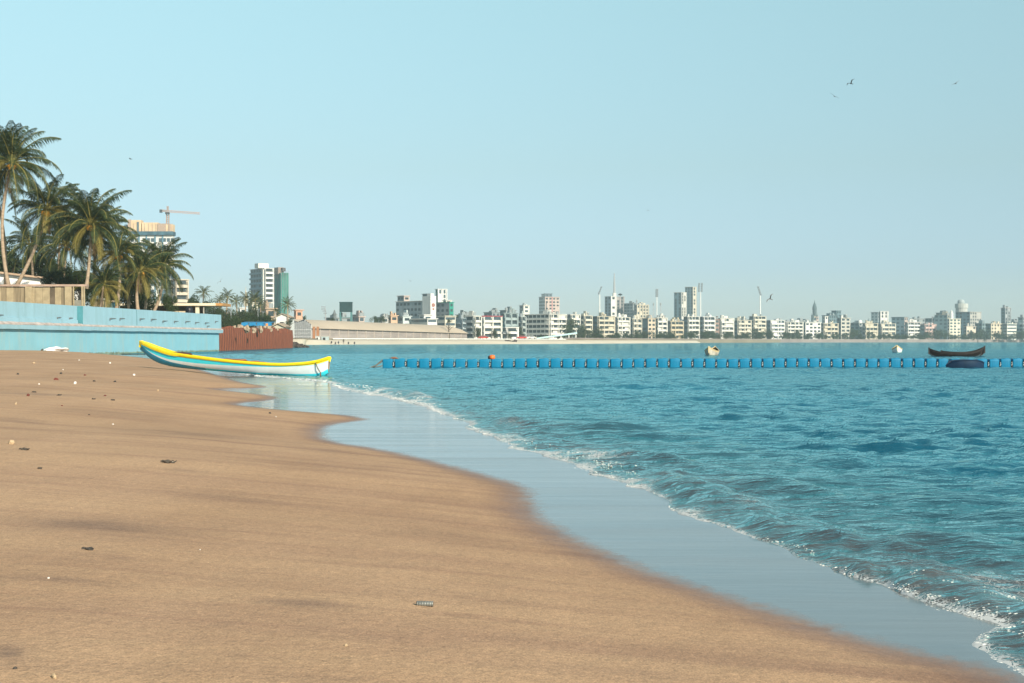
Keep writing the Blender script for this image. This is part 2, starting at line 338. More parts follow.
def sea_material():
    m = bpy.data.materials.new('sea'); m.use_nodes = True; nt = m.node_tree; L = nt.links.new; b = nt.nodes['Principled BSDF']
    geo = nn(nt, 'ShaderNodeNewGeometry')
    at = nn(nt, 'ShaderNodeAttribute', attribute_name='sb')
    r = nn(nt, 'ShaderNodeValToRGB'); e = r.color_ramp.elements
    mr = nn(nt, 'ShaderNodeMapRange'); L(at.outputs['Fac'], mr.inputs[0]); mr.inputs[1].default_value = 0; mr.inputs[2].default_value = 7
    L(mr.outputs[0], r.inputs[0]); e[0].position = 0; e[0].color = (.085, .085, .085, 1); e[1].position = 1; e[1].color = (.005, .078, .138, 1)
    for p, c in ((.06, (.058, .062, .068, 1)), (.20, (.024, .062, .082, 1)), (.45, (.008, .072, .120, 1))):
        q = e.new(p); q.color = c
    n0 = nn(nt, 'ShaderNodeTexNoise'); n0.inputs['Scale'].default_value = .35; n0.inputs['Detail'].default_value = 5
    mp0 = nn(nt, 'ShaderNodeMapping'); mp0.inputs['Scale'].default_value = (.5, 1.2, 1); L(geo.outputs['Position'], mp0.inputs[0]); L(mp0.outputs[0], n0.inputs['Vector'])
    r0 = nn(nt, 'ShaderNodeValToRGB'); r0.color_ramp.elements[0].position = .35; r0.color_ramp.elements[1].position = .65
    r0.color_ramp.elements[0].color = (.72, .78, .80, 1); r0.color_ramp.elements[1].color = (1.2, 1.18, 1.15, 1); L(n0.outputs['Fac'], r0.inputs[0])
    mx = nn(nt, 'ShaderNodeMix', data_type='RGBA', blend_type='MULTIPLY'); mx.inputs[0].default_value = 1; L(r.outputs[0], mx.inputs[6]); L(r0.outputs[0], mx.inputs[7])
    df = nn(nt, 'ShaderNodeBsdfDiffuse'); gl = nn(nt, 'ShaderNodeBsdfGlossy'); gl.inputs['Roughness'].default_value = .06; gl.inputs['Color'].default_value = (.62, 1, 1, 1)
    fr = nn(nt, 'ShaderNodeFresnel'); fr.inputs['IOR'].default_value = 1.42; fm = nn(nt, 'ShaderNodeMath', operation='MULTIPLY'); fm.inputs[1].default_value = 1.0; L(fr.outputs[0], fm.inputs[0])
    ms = nn(nt, 'ShaderNodeMixShader'); L(fm.outputs[0], ms.inputs[0]); L(df.outputs[0], ms.inputs[1]); L(gl.outputs[0], ms.inputs[2]); L(mx.outputs[2], df.inputs['Color'])
    # bubbles: a lace of cell walls that closes up where the foam is thick
    wv = nn(nt, 'ShaderNodeTexNoise'); wv.inputs['Scale'].default_value = 9; L(geo.outputs['Position'], wv.inputs['Vector']); va = nn(nt, 'ShaderNodeVectorMath', operation='SCALE'); va.inputs['Scale'].default_value = .16; L(wv.outputs['Color'], va.inputs[0])
    vb = nn(nt, 'ShaderNodeVectorMath', operation='ADD'); L(geo.outputs['Position'], vb.inputs[0]); L(va.outputs[0], vb.inputs[1])
    fo = nn(nt, 'ShaderNodeAttribute', attribute_name='fo'); masks = []
    for sc_, wd_ in ((16, .30), (42, .34)):
        vo = nn(nt, 'ShaderNodeTexVoronoi', feature='DISTANCE_TO_EDGE'); vo.inputs['Scale'].default_value = sc_; L(vb.outputs[0], vo.inputs['Vector'])
        a_ = nn(nt, 'ShaderNodeMath', operation='MULTIPLY'); L(fo.outputs['Fac'], a_.inputs[0]); a_.inputs[1].default_value = wd_
        s_ = nn(nt, 'ShaderNodeMath', operation='SUBTRACT'); L(a_.outputs[0], s_.inputs[0]); L(vo.outputs['Distance'], s_.inputs[1])
        m_ = nn(nt, 'ShaderNodeMath', operation='MULTIPLY', use_clamp=True); L(s_.outputs[0], m_.inputs[0]); m_.inputs[1].default_value = 14; masks.append(m_.outputs[0])
    mxm = nn(nt, 'ShaderNodeMath', operation='MAXIMUM'); L(masks[0], mxm.inputs[0]); L(masks[1], mxm.inputs[1])
    fd = nn(nt, 'ShaderNodeBsdfDiffuse'); fd.inputs['Color'].default_value = (.56, .57, .57, 1); m2 = nn(nt, 'ShaderNodeMixShader'); L(mxm.outputs[0], m2.inputs[0]); L(ms.outputs[0], m2.inputs[1]); L(fd.outputs[0], m2.inputs[2]); L(m2.outputs[0], nt.nodes['Material Output'].inputs[0])
    def no(s, st, d, w=0):
        mp = nn(nt, 'ShaderNodeMapping'); mp.inputs['Scale'].default_value = st; mp.inputs['Rotation'].default_value = (0, 0, w); L(geo.outputs['Position'], mp.inputs[0])
        n = nn(nt, 'ShaderNodeTexNoise'); n.inputs['Scale'].default_value = s; n.inputs['Detail'].default_value = d; n.inputs['Roughness'].default_value = .6; L(mp.outputs[0], n.inputs['Vector']); return n.outputs['Fac']
    def bump(h, st, d, prev=None):
        bp = nn(nt, 'ShaderNodeBump'); bp.inputs['Strength'].default_value = st; bp.inputs['Distance'].default_value = d; L(h, bp.inputs['Height'])
        if prev: L(prev, bp.inputs['Normal'])
        return bp.outputs[0]
    p = bump(no(9, (1, 1.2, 1), 4, .3), .45, .018)
    p = bump(no(4.2, (.55, 1.7, 1), 3, .12), .75, .035, p)
    sr = nn(nt, 'ShaderNodeMapRange'); L(at.outputs['Fac'], sr.inputs[0]); sr.inputs[1].default_value = 6; sr.inputs[2].default_value = 48; sr.inputs[3].default_value = .10; sr.inputs[4].default_value = .34
    p = bump(no(1.6, (.7, 1.3, 1), 6, .3), .6, .10, p)
    L(sr.outputs[0], p.node.inputs['Distance'])
    p = bump(no(.35, (.6, 1.2, 1), 6, .3), .25, .20, p)
    nt.nodes.remove(b)
    for q in (df, gl, fr): L(p, q.inputs['Normal'])
    return m
SEA_M = sea_material()
def build_sea():
    x, y = fan(-7, 6, 1500, .0042, .025, -40, 41, 760)
    sb = np.full(x.shape, 50.); nr = y < 125; sb[nr] = sdB(x[nr], y[nr])
    z = sea_z(x, y, sb); FO = np.zeros(x.shape); nf = (y < 60) & (sb > -.4) & (sb < 6); FO[nf] = foam_amount(x[nf], y[nf], sb[nf])
    ok = (sb > -.35) & (y < 1480)
    me = grid_mesh('sea', np.stack([x, y, z], -1), ok.ravel(), {'sb': sb, 'fo': FO}); me.materials.append(SEA_M)
    o = tag(link('sea', me), kind='structure')
    # the calm outer sea sheet beyond both sides of the bay
    b = MB(); b.add([(9, -290, -.05), (2600, -290, -.05), (2600, 2200, -.05), (1200, 1450, -.05)], [(0, 1, 2, 3)])
    me = b.mesh('sea', SEA_M); a2 = me.attributes.new('fo', 'FLOAT', 'POINT'); a2.data.foreach_set('value', [0.]*4); at = me.attributes.new('sb', 'FLOAT', 'POINT'); at.data.foreach_set('value', [50.]*4)
    tag(link('sea', me), kind='structure')
build_sea()

# ------------------------------------------------------------ foam
def build_foam():
    m = mat('foam', (.76, .77, .76), .55, .08, 60, .5, 200)
    rg = random.Random(5); b = MB()
    def blob(x, y, z, rx, ry, rz, a):
        n = 6; ca, sa_ = math.cos(a), math.sin(a); vs = []; 
        for rr, zz in ((1, 0), (.72, .75)):
            for j in range(n):
                t = 2*math.pi*(j+rg.uniform(-.25, .25))/n; k = rr*rg.uniform(.75, 1.15); u = rx*k*math.cos(t); v = ry*k*math.sin(t)
                vs.append((x+u*ca-v*sa_, y+u*sa_+v*ca, z+zz*rz))
        vs.append((x, y, z+rz))
        b.add(vs, [(j, (j+1)%n, n+(j+1)%n, n+j) for j in range(n)]+[(n+j, n+(j+1)%n, 2*n) for j in range(n)])
    def place(x, y, s, flat=1, a=0, up=.0):
        xx = np.array([x]); yy = np.array([y]); sb = sdB(xx, yy)
        z = max(float(sea_z(xx, yy, sb)[0]), gz(x, y)); blob(x, y, z-.003+up, s*rg.uniform(.8, 1.6), s*rg.uniform(.6, 1), s*flat, a)
    pts = []
    C = CB
    for i in range(len(C)-1):
        a, c = C[i], C[i+1]; L = math.hypot(*(c-a)); D = math.hypot(a[0], a[1])
        if a[1] < 2.5 or a[1] > 62: continue
        dens = 1.0
        step = .0042*max(.6, D/8); n = int(L/step)
        nx, ny = (c[1]-a[1])/max(L, 1e-6), -(c[0]-a[0])/max(L, 1e-6)
        for k in range(n):
            t = rg.random(); x = a[0]+(c[0]-a[0])*t; y = a[1]+(c[1]-a[1])*t
            wd = .5+1.3*float(vnoise(np.array([x*1.9+7]), np.array([y*1.2]), 91)[0]); wd = wd**2*.026*max(1, D/14)
            if y > 12.3 and y < 19.5: wd *= .6
            pres = float(vnoise(np.array([x*4+3]), np.array([y*2.2]), 93)[0])
            if pres < .30: continue
            off = abs(rg.gauss(0, 1))*wd+.004
            s = rg.uniform(.0022, .0075)*max(1, D/13)
            if off > wd*1.2 and rg.random() < .5: s *= .6
            pts.append((x+nx*off, y+ny*off, s, .55))
    # patches where the little bore tumbles
    for cpx, cpy, wpx, hpx, n in ((510,441,34,6,60),(560,455,45,6,90),(600,466,30,6,70),(590,462,50,9,50),(375,392,34,2.5,90),(415,400,22,3,45),(1008,600,20,3,25),(640,487,30,5,20),(980,641,12,6,20),(304,380.3,24,1.2,70),(452,377,8,1.2,8)):
        for _ in range(int(n*2.2)):
            px = rg.gauss(cpx, wpx*.5); py = cpy+(px-cpx)*.26*(1 if cpy > 385 else .12)+rg.gauss(0, hpx*.45)
            x, y = G(px, max(py, 352)); D = math.hypot(x, y)
            if float(vnoise(np.array([x*3.1]), np.array([y*2.2]), 17)[0]) < .48: continue
            if sdB(np.array([x]), np.array([y]))[0] < 0: continue
            pts.append((x, y, rg.uniform(.0022, .0085)*max(1, D/14), .6))
    P = np.array([(p[0], p[1]) for p in pts]); sb = sdB(P[:, 0], P[:, 1]); zs = np.maximum(sea_z(P[:, 0], P[:, 1], sb), sand_z(P[:, 0], P[:, 1], -sdist(P[:, 0], P[:, 1], CA), sb))
    for (x, y, s, fl), z, sb_ in zip(pts, zs, sb):
        if sb_ < .002: continue
        blob(x, y, z-.003, s*rg.uniform(.9, 2.0), s*rg.uniform(.6, 1), s*fl, rg.uniform(-.5, .5))
    # thin continuous lip along the edge, then old swash lines
    EX = [chaikin([G(*q) for q in l]) for l in ([(568, 467), (585, 468.5), (612, 470.5), (640, 479)], [(296, 384), (330, 385.5), (372, 388)], [(930, 607), (960, 611), (985, 620), (1010, 634), (1024, 641)], [(880, 579), (925, 586), (960, 594), (1000, 604), (1024, 606)], [(745, 531), (790, 546), (830, 560)])]
    for CQ in EX:
        for a, c in zip(CQ[:-1], CQ[1:]):
            L_ = math.hypot(*(c-a)); D = math.hypot(*a)
            for k in range(int(L_/.012/max(.6, D/10))):
                t = rg.random(); x, y = a+(c-a)*t; 
                if float(vnoise(np.array([x*5]), np.array([y*5]), 19)[0]) < .35: continue
                x += rg.gauss(0, .012)*max(1, D/9); y += rg.gauss(0, .03)*max(1, D/9); xx = np.array([x]); yy = np.array([y]); sb = sdB(xx, yy)
                z = max(float(sea_z(xx, yy, sb)[0]), float(sand_z(xx, yy, -sdist(xx, yy, CA), sb)[0])); s_ = rg.uniform(.002, .006)*max(1, D/13); blob(x, y, z-.002, s_*1.5, s_, s_*.6, 0)
    Q = []; 
    for a, c in zip(CB[:-1], CB[1:]):
        L_ = math.hypot(*(c-a)); n = max(1, int(L_/.03))
        if 2.5 < a[1] < 52: Q += [a+(c-a)*k/n for k in range(n)]
    Q = np.array(Q); T = np.gradient(Q, axis=0); T /= np.linalg.norm(T, axis=1)[:, None]+1e-9; Nr = np.stack([T[:, 1], -T[:, 0]], 1); D = np.hypot(Q[:, 0], Q[:, 1])
    wn = np.clip(vnoise(Q[:, 0]*2.2+5, Q[:, 1]*2.2, 12)*1.9-.62, 0, 1)*(.5+vnoise(Q[:, 0]*14, Q[:, 1]*14, 13)); wdt = .016*wn*np.maximum(1, D/14)+.0008
    wob = (vnoise(Q[:, 0]*9, Q[:, 1]*9, 14)-.5)*.05; c0 = Q+Nr*wob[:, None]; ring = []
    for off, hz in ((0, -.02), (.15, .005), (.6, .006), (1.0, .002), (1.1, -.02)):
        p = c0+Nr*(wdt*off)[:, None]; sb = sdB(p[:, 0], p[:, 1]); z = np.maximum(sea_z(p[:, 0], p[:, 1], sb), sand_z(p[:, 0], p[:, 1], -sdist(p[:, 0], p[:, 1], CA), sb)); ring.append(np.stack([p[:, 0], p[:, 1], z+hz*np.clip(wdt/.02, .2, 1.2)], 1))
    pass
    tag(b.build('foam', m, smooth=True), kind='stuff')
build_foam()
# ------------------------------------------------------------ common materials
WHITE = mat('white_paint', (.78, .78, .76), .5, .04, 2); DARK = mat('dark_gap', (.02, .02, .022), .6)
GLASS = mat('window_glass', (.045, .075, .095), .25, .3, .3, spec=.5); CONC = mat('concrete', (.36, .34, .31), .85, .15, .6)
CREAM = mat('cream_paint', (.66, .58, .44), .7, .08, .4); STEEL = mat('grey_steel', (.30, .32, .34), .5); ROPE = mat('rope', (.12, .11, .09), .9)
RED = mat('red_paint', (.45, .07, .06), .6); TEAL = mat('teal_paint', (.07, .30, .36), .7)

# ------------------------------------------------------------ sea wall of pale blue masonry
def sea_wall():
    blue = wallpaint('pale_blue_masonry', (.26, .43, .52), (.20, .33, .36), .45, .75); tealm = wallpaint('lower_blue_masonry', (.195, .42, .515), (.30, .40, .40), .6, .85)
    grime = mat('ledge_grime', (.42, .36, .34), .9, .3, 2)
    root = empty('sea_wall', (wall_x(101), 101, 0)); tag(root, 'long pale blue masonry sea wall with a ledge behind the beach', 'wall')
    ox, oy = wall_x(101), 101
    def strip(prof, y0, y1, n, name, m, endcap=True, wob=0):
        b = MB(); k = len(prof); vs = []
        for i in range(n+1):
            y = y0+(y1-y0)*i/n; wx_ = wall_x(y)
            for u, z in prof:
                j = wob*(random.random()-.5); vs.append((wx_+u-ox, y-oy, z+j))
        fs = [(i*k+j, (i+1)*k+j, (i+1)*k+(j+1)%k, i*k+(j+1)%k) for i in range(n) for j in range(k)]
        fs += [tuple(range(k)), tuple(n*k+j for j in range(k))[::-1]]
        return b.add(vs, fs).build(name, m, root)
    YE = 156.0; YJ = 116.3
    strip([(-1.0, -1), (0, -1), (-.03, 2.02), (-1.0, 2.02)], 40, YE-.4, 60, 'lower_wall', tealm, wob=.0)
    strip([(-1.0, 2.02), (.24, 2.02), (.26, 2.34), (.02, 2.50), (-1.0, 2.50)], 40, YE+.25, 120, 'ledge', blue, wob=.03)
    strip([(.03, 2.495), (.262, 2.345), (.262, 2.42), (.03, 2.56)], 40, YE+.2, 160, 'ledge_grime', grime, wob=.03)
    strip([(-1.0, 2.50), (-.38, 2.50), (-.38, 4.02), (-1.0, 4.02)], 40, YJ, 50, 'parapet', blue, wob=.012)
    strip([(-.37, 2.55), (-.22, 2.55), (-.25, 2.86), (-.37, 2.88)], 40, YJ-.2, 40, 'skirting', blue, wob=.01)
    strip([(-1.0, 2.51), (.12, 2.51), (.10, 4.02), (-1.0, 4.02)], YJ, YE, 50, 'parapet', blue, wob=.012)
    bb = MB(); wj = wall_x(YJ); bb.box(wj-ox-.375, wj-ox+.095, YJ-oy-.03, YJ-oy-.003, 2.52, 4.0); bb.build('shaded_end', mat('end_shade_teal', (.06, .21, .25), .8, .15, 2), root)  # shade of the jog's end face, painted in as a dark teal panel
    strip([(.099, 2.55), (.124, 2.55), (.104, 4.0), (.09, 4.0)], 129.0, 129.12, 1, 'joint', mat('joint_line', (.06, .17, .20), .9))
    rust = mat('mark_stain', (.15, .17, .18), .9, .4, 9)  # dark grey of the unreadable wall marks, not known to be rust
    rg = random.Random(4)
    def mark(px, py, wpx, sideoff):
        # an unreadable dark mark on the wall face, built as small raised strips
        D = 101+ (px/220)*55
        for _ in range(6): D = (wall_x(D)+sideoff)*F/(px-512)
        y = D-oy; x = wall_x(D)+sideoff-ox; z = Z(py, D); L = wpx*D/F*5.5
        b = MB(); b.box(x-.02, x+.05, y-L/2, y+L/2, z-.03, z+.035); b.box(x-.02, x+.03, y-L/2, y-L/2+.14, z-.17, z-.031)
        if wpx > 3: b.box(x-.02, x+.03, y+L*.2, y+L*.2+.2, z-.14, z-.031)
        b.build('wall_mark', rust, root)
    for px, py, w_ in ((1, 315, 2), (59, 317.5, 2), (71, 318, 2)): mark(px, py, w_, -.38)
    for px, py, w_ in ((114, 318.5, 5), (123, 318.5, 4), (143, 318.8, 4), (155, 319.3, 5), (166, 321, 4.5), (177, 321.3, 4), (189, 321.5, 5), (198, 322.4, 4), (208, 322.8, 4.5), (209, 326, 3), (217, 321.5, 3)): mark(px, py, w_, .10)
    alg = mat('algae_foot', (.15, .21, .17), .9, .4, 1.5)
    strip([(-.02, -.6), (.028, -.6), (.012, .16), (-.02, .16)], 108, YE-.42, 300, 'algae_band', alg, wob=.16)
    rock_m = mat('dark_rock', (.06, .055, .05), .9, .4, 6)
    return root
sea_wall()

def rockmesh(name, m, seed, r=1, sub=2, rough=.35):
    import bmesh
    bm = bmesh.new(); bmesh.ops.create_icosphere(bm, subdivisions=sub, radius=r)
    rg = random.Random(seed); o = Vector((rg.random()*9, rg.random()*9, rg.random()*9))
    from mathutils import noise as mn
    for v in bm.verts:
        v.co *= 1+rough*mn.noise(v.co*1.6/r+o)+rough*.4*mn.noise(v.co*4/r+o)
    me = bpy.data.meshes.new(name); bm.to_mesh(me); bm.free(); me.materials.append(m); return me

# ------------------------------------------------------------ rusty sheet piling
def sheet_piles():
    rust = wallpaint('rusted_steel', (.17, .055, .030), (.07, .028, .02), 2.2, 1.0)
    recess_shade = mat('rust_recess_shade', (.055, .020, .012), .9, .4, 3)  # darker rust colour that paints shade into the rib recesses
    root = empty('sheet_pile_wall', (-32.6, 158, 0)); tag(root, 'rust red corrugated sheet pile wall standing in the water beside the blue sea wall', 'wall')
    rg = random.Random(8)
    x0, y0, x1, y1 = -33.4, 157.6, -36.4, 233.0
    pans = []; n = 44; b = MB()
    L = math.hypot(x1-x0, y1-y0); ux, uy = (x1-x0)/L, (y1-y0)/L; nx, ny = uy, -ux
    for i in range(n):
        a = i*L/n; wd = L/n; top = 2.75+.25*i/n+rg.uniform(-.14, .14)+(.35*math.sin(i*.9)*.4 if 18 < i < 40 else 0)
        if i in (33, 34, 39): top -= .5
        q = MB(); pr = [(0, 0), (.25*wd, .0), (.36*wd, .48), (.80*wd, .48), (.97*wd, .0)]
        vs = []
        for z in (-1.5, .5, 1.6, top):
            for (s, d) in pr: vs.append((x0+ux*(a+s)+nx*(d+.1*math.sin(z))-(-32.6), y0+uy*(a+s)+ny*d-158, z+(rg.uniform(-.05, .05) if z == top else 0)))
        m_ = len(pr); fs = [(r*m_+j, r*m_+j+1, (r+1)*m_+j+1, (r+1)*m_+j) for r in range(3) for j in range(m_-1)]
        vs2 = [(v[0]-nx*.04, v[1]-ny*.04, v[2]) for v in vs]; k = len(vs); fs += [tuple(j+k for j in f[::-1]) for f in fs]
        fs += [(3*m_+j, 3*m_+j+1, 3*m_+j+1+k, 3*m_+j+k) for j in range(m_-1)]
        q.add(vs+vs2, fs); q.m = [1 if (j < 3*(m_-1) and j % (m_-1) in (0, m_-2)) else 0 for j in range(len(q.f))]; q.build('sheet_pile', [rust, recess_shade], root)
    return root
sheet_piles()
# pale sand/rubble fill behind the piles, with boulders at their far end
RK = [rockmesh('rock', mat('grey_rock', (.20, .17, .14), .9, .35, 3, .6, 6), s, 1, 2, .5) for s in range(4)]
RKP = [rockmesh('rock', mat('pale_rubble', (.33, .26, .19), .9, .3, 3, .6, 6), s, 1, 2, .5) for s in range(4)]
RKD = [rockmesh('rock', mat('wet_dark_rock', (.055, .045, .04), .7, .35, 3, .6, 6), s, 1, 2, .5) for s in range(4)]
rg = random.Random(11)
rubble = [(255, 327.5, 170, .9), (262, 329, 180, .7), (268, 328, 190, .9), (272, 326.5, 205, .8), (276, 327.5, 205, 1.1), (283, 328.5, 215, .7), (223, 327.5, 168, .8), (242, 327.2, 180, .9), (249, 326.4, 180, 1.0), (288, 329, 225, .6)]
for i, (px, py, D, r) in enumerate(rubble):
    o = link('rock', RKP[i % 4], None, (X(px, D)-1.0, D, Z(py, D)-r*.25), (rg.random()*3, rg.random()*3, rg.random()*6), (r*.5, r*.45, r*.36)); tag(o, 'pale boulder heaped behind the rusty sheet pile wall', 'rock', 'boulders behind the sheet piles')
for i, (px, py, r) in enumerate([(290, 347.5, .7), (293.5, 347, .8), (297, 347.4, .9), (300, 347.6, .6), (303, 347.9, .55), (295, 345.6, .6), (299, 346.2, .45), (306, 348, .35)]):
    D = 243; o = link('rock', RKD[i % 4], None, (X(px, D), D+i*.3, max(0, Z(py, D))+.1), (rg.random()*3, rg.random()*3, rg.random()*6), (r, r*.8, r*.6)); tag(o, 'dark wet boulder in the water at the far end of the rusty sheet piles', 'rock', 'wet boulders at the end of the sheet piles')

# ------------------------------------------------------------ boats
def hull_mesh(stations, bands, mats_, name, thick=.035, nseg=5, warp=None):
    """stations: list of (x, halfbeam, keel_z, sheer_z, flat); bands: fractions from sheer (0) to keel (1) with material index"""
    fr = [0]+[b[0] for b in bands]; vs = []; per = []
    fine = []
    for i, (f1, mi) in enumerate(bands):
        f0 = fr[i]; k = max(1, int((f1-f0)*nseg*2))
        for j in range(k): fine.append((f0+(f1-f0)*j/k, mi))
    fine.append((1.0, bands[-1][1])); K = len(fine)
    nst = len(stations); rows = [f for f, mi in fine]
    def sec(st, inner):
        x, hb, kz, sz, tp = st; out = []
        t_ = (x-stations[0][0])/(stations[-1][0]-stations[0][0]); ex = np.interp(rows, fr, warp(t_)) if warp else rows
        for (f0_, mi), f in zip(fine, ex):
            u = math.cos(f*math.pi/2)**tp; y = hb*u; z = sz+(kz-sz)*(math.sin(f*math.pi/2)**1.15 if tp < 1 else f)
            if inner: y = max(0, y-thick); z = max(z, kz+thick)
            out.append((x, y, z))
        return out
    V = []; Fc = []; M = []
    for side in (1, -1):
        for inner in (0, 1):
            o = len(V)
            for st in stations: V += [(x, y*side, z) for x, y, z in sec(st, inner)]
            for i in range(len(stations)-1):
                for j in range(K-1):
                    q = (o+i*K+j, o+i*K+j+1, o+(i+1)*K+j+1, o+(i+1)*K+j)
                    if (side == 1) != bool(inner): q = q[::-1]
                    Fc.append(q); M.append(len(mats_)-1 if inner else fine[j][1])
    b = MB(); b.v = V; b.f = Fc; b.m = M; return b.mesh(name, mats_, smooth=True)
def interp(tab, t):
    for a, b in zip(tab[:-1], tab[1:]):
        if a[0] <= t <= b[0]:
            u = (t-a[0])/(b[0]-a[0]); return a[1]+(b[1]-a[1])*u
    return tab[-1][1]
def smooth_tab(xs, ys, t):
    # Catmull-Rom
    n = len(xs); i = max(0, min(n-2, sum(1 for x in xs if x <= t)-1)); u = (t-xs[i])/(xs[i+1]-xs[i])
    p0 = ys[max(0, i-1)]; p1 = ys[i]; p2 = ys[i+1]; p3 = ys[min(n-1, i+2)]
    return .5*((2*p1)+(-p0+p2)*u+(2*p0-5*p1+4*p2-p3)*u*u+(-p0+3*p1-3*p2+p3)*u**3)
def fishing_boat():
    A = Vector((X(139, 50.2), 50.2, 0)); B = Vector((X(328.5, 46.0), 46.0, 0)); L = (B-A).length
    d = (B-A).normalized(); rz = math.atan2(d.y, d.x)
    root = empty('fishing_boat', (*A.xy, 0), rz); root.rotation_euler.x = R(-5); tag(root, 'long slim fishing boat painted yellow, white and cyan, drawn up at the water edge', 'boat')
    cy = mat('cyan_paint', (.05, .66, .80), .4, .06, 5); wh = mat('boat_white', (.70, .77, .79), .45, .05, 5); bl = mat('deep_blue_paint', (.02, .26, .42), .4, .1, 5); blk = mat('tar_black', (.015, .015, .018), .6); ins = mat('boat_inside', (.30, .16, .09), .8, .3, 4)
    yl = mat('yellow_paint', (.88, .66, .015), .4, .06, 6)
    N = 46; st = []
    def py_sheer(px): return smooth_tab([139, 155, 173, 210, 246, 283, 307.5, 320, 330], [341.6, 347.4, 353.2, 358.4, 362.4, 364.6, 363.4, 361.0, 357.4], px)
    def py_keel(px): return smooth_tab([139, 150, 160, 173, 190, 210, 246, 283, 310, 322, 330], [350, 358.5, 363.6, 366.8, 368.9, 370.6, 373.6, 376, 377.6, 377.3, 372.5], px)
    for i in range(N+1):
        t = i/N; p = A+(B-A)*t; D = p.y; px = 512+p.x/D*F; px = max(139, min(330, px))
        sz = Z(py_sheer(px), D); kz = Z(py_keel(px), D)
        hb = .33*(math.sin(math.pi*min(1, max(0, t)))**.62)+.03
        if t > .9: hb = max(hb, .05)
        st.append((t*L, hb, kz, sz, .62))
    bands = [(.16, 0), (.37, 1), (.67, 2), (.88, 3), (1.0, 4)]
    def warp(t):
        e = max(0, 1-t/.45)**1.2; w2 = max(0, (t-.7)/.3)
        return [0, .15+.02*e, max(.17, .40-.08*e-.24*max(0, (t-.35)/.5)), .68-.38*e-.13*w2, .90, 1.0]
    # yellow rail band, cyan, white, cyan/blue, black keel
    me = hull_mesh(st, bands, [yl, cy, wh, cy, blk, ins], 'hull', warp=warp); me.materials.append(bl)
    for p in me.polygons:                       # paint scheme changes along the hull
        c = p.center; t = c.x/L
        if p.material_index == 3 and t < .40: p.material_index = 6
    link('hull', me, root)
    # gunwale rail, thick yellow capping along both sides, meeting at the stems
    for side, nm in ((1, 'gunwale'), (-1, 'gunwale')):
        b = MB(); pts = []
        vs = []; k = 6
        for (x, hb, kz, sz, tp) in st:
            th = .085 if x < L*.25 else .05
            y = side*hb
            for (dy, dz) in ((-.045, -th), (.035, -th), (.045, -.01), (.03, .035), (-.03, .035), (-.045, -.01)): vs.append((x, y+dy*side, sz+dz))
        n = len(st); fs = [(i*k+j, (i+1)*k+j, (i+1)*k+(j+1) % k, i*k+(j+1) % k) for i in range(n-1) for j in range(k)]+[tuple(range(k)), tuple((n-1)*k+j for j in range(k))[::-1]]
        if side == -1: fs = [f[::-1] for f in fs]
        b.add(vs, fs).build('gunwale', yl, root)
    # stem blocks and deck triangles at both ends
    b = MB(); x0, hb, kz, sz, _ = st[0]; b.box(-.04, .07, -.05, .05, sz-.20, sz+.04); b.build('stem_post', yl, root)
    x1, hb, kz, sz, _ = st[-1]
    b = MB(); b.box(x1-.08, x1+.02, -.04, .04, sz-.12, sz+.04); b.build('stem_post', yl, root)
    for i0, i1 in ((0, 5), (N-6, N)):
        b = MB(); vs = []
        for i in range(i0, i1+1):
            x, hb, kz, sz, _ = st[i]; vs += [(x, -hb, sz+.02), (x, hb, sz+.02), (x, hb, sz-.02), (x, -hb, sz-.02)]
        k = i1-i0; fs = [(4*i, 4*i+1, 4*i+5, 4*i+4) for i in range(k)]+[(4*i+3, 4*i+7, 4*i+6, 4*i+2) for i in range(k)]+[(4*k, 4*k+1, 4*k+2, 4*k+3), (3, 2, 1, 0)]
        b.add(vs, fs).build('end_deck', yl, root)
    for t in (.2, .36, .52, .68, .82):
        i = int(t*N); x, hb, kz, sz, _ = st[i]; b = MB(); b.box(x-.09, x+.09, -hb+.03, hb-.03, sz-.10, sz-.05); b.build('thwart', ins, root)
    # rope and small iron grapnel hanging from the water-side stem, with rust runs
    x, hb, kz, sz, _ = st[-2]
    b = MB(); b.tube([(x-.25, -.16, sz-.12), (x-.12, -.2, sz-.3), (x-.02, -.16, sz-.45), (x-.04, -.12, sz-.62)], .016, 6)
    b.build('mooring_rope', ROPE, root)
    b = MB(); b.tube([(x-.03, -.15, sz-.42), (x-.03, -.17, sz-.68)], .02, 6)
    for a in range(4): b.tube([(x-.03, -.17, sz-.66), (x-.03+.07*math.cos(a*1.57), -.17+.07*math.sin(a*1.57), sz-.66), (x-.03+.11*math.cos(a*1.57), -.17+.11*math.sin(a*1.57), sz-.58)], .012, 5)
    b.build('grapnel', mat('rusty_iron', (.20, .06, .025), .8), root)
    # heaps of orange net lying inside: things of their own
    nm = mat('orange_net', (.50, .20, .09), .9, .3, 30, .8, 60)
    for t, s_, lab in ((.50, .42, 'low heap of orange brown net lying in the middle of the yellow rimmed boat'), (.235, .36, 'small dark brown net bundle at the raised end inside the yellow rimmed boat'), (.62, .40, 'flatter heap of orange net nearer the water end inside the yellow rimmed boat')):
        i = int(t*N); x, hb, kz, sz, _ = st[i]; me = rockmesh('fishing_net', nm if t > .3 else mat('brown_net', (.09, .05, .035), .9, .3, 30), int(t*100), 1, 3, .4)
        wpt = Matrix.Rotation(rz, 4, 'Z') @ Vector((x, 0, 0)); o = link('fishing_net', me, None, (A.x+wpt.x, A.y+wpt.y, sz-.03), (0, 0, rz), (s_*1.8, hb*.72, .10)); tag(o, lab, 'fishing net')
fishing_boat()

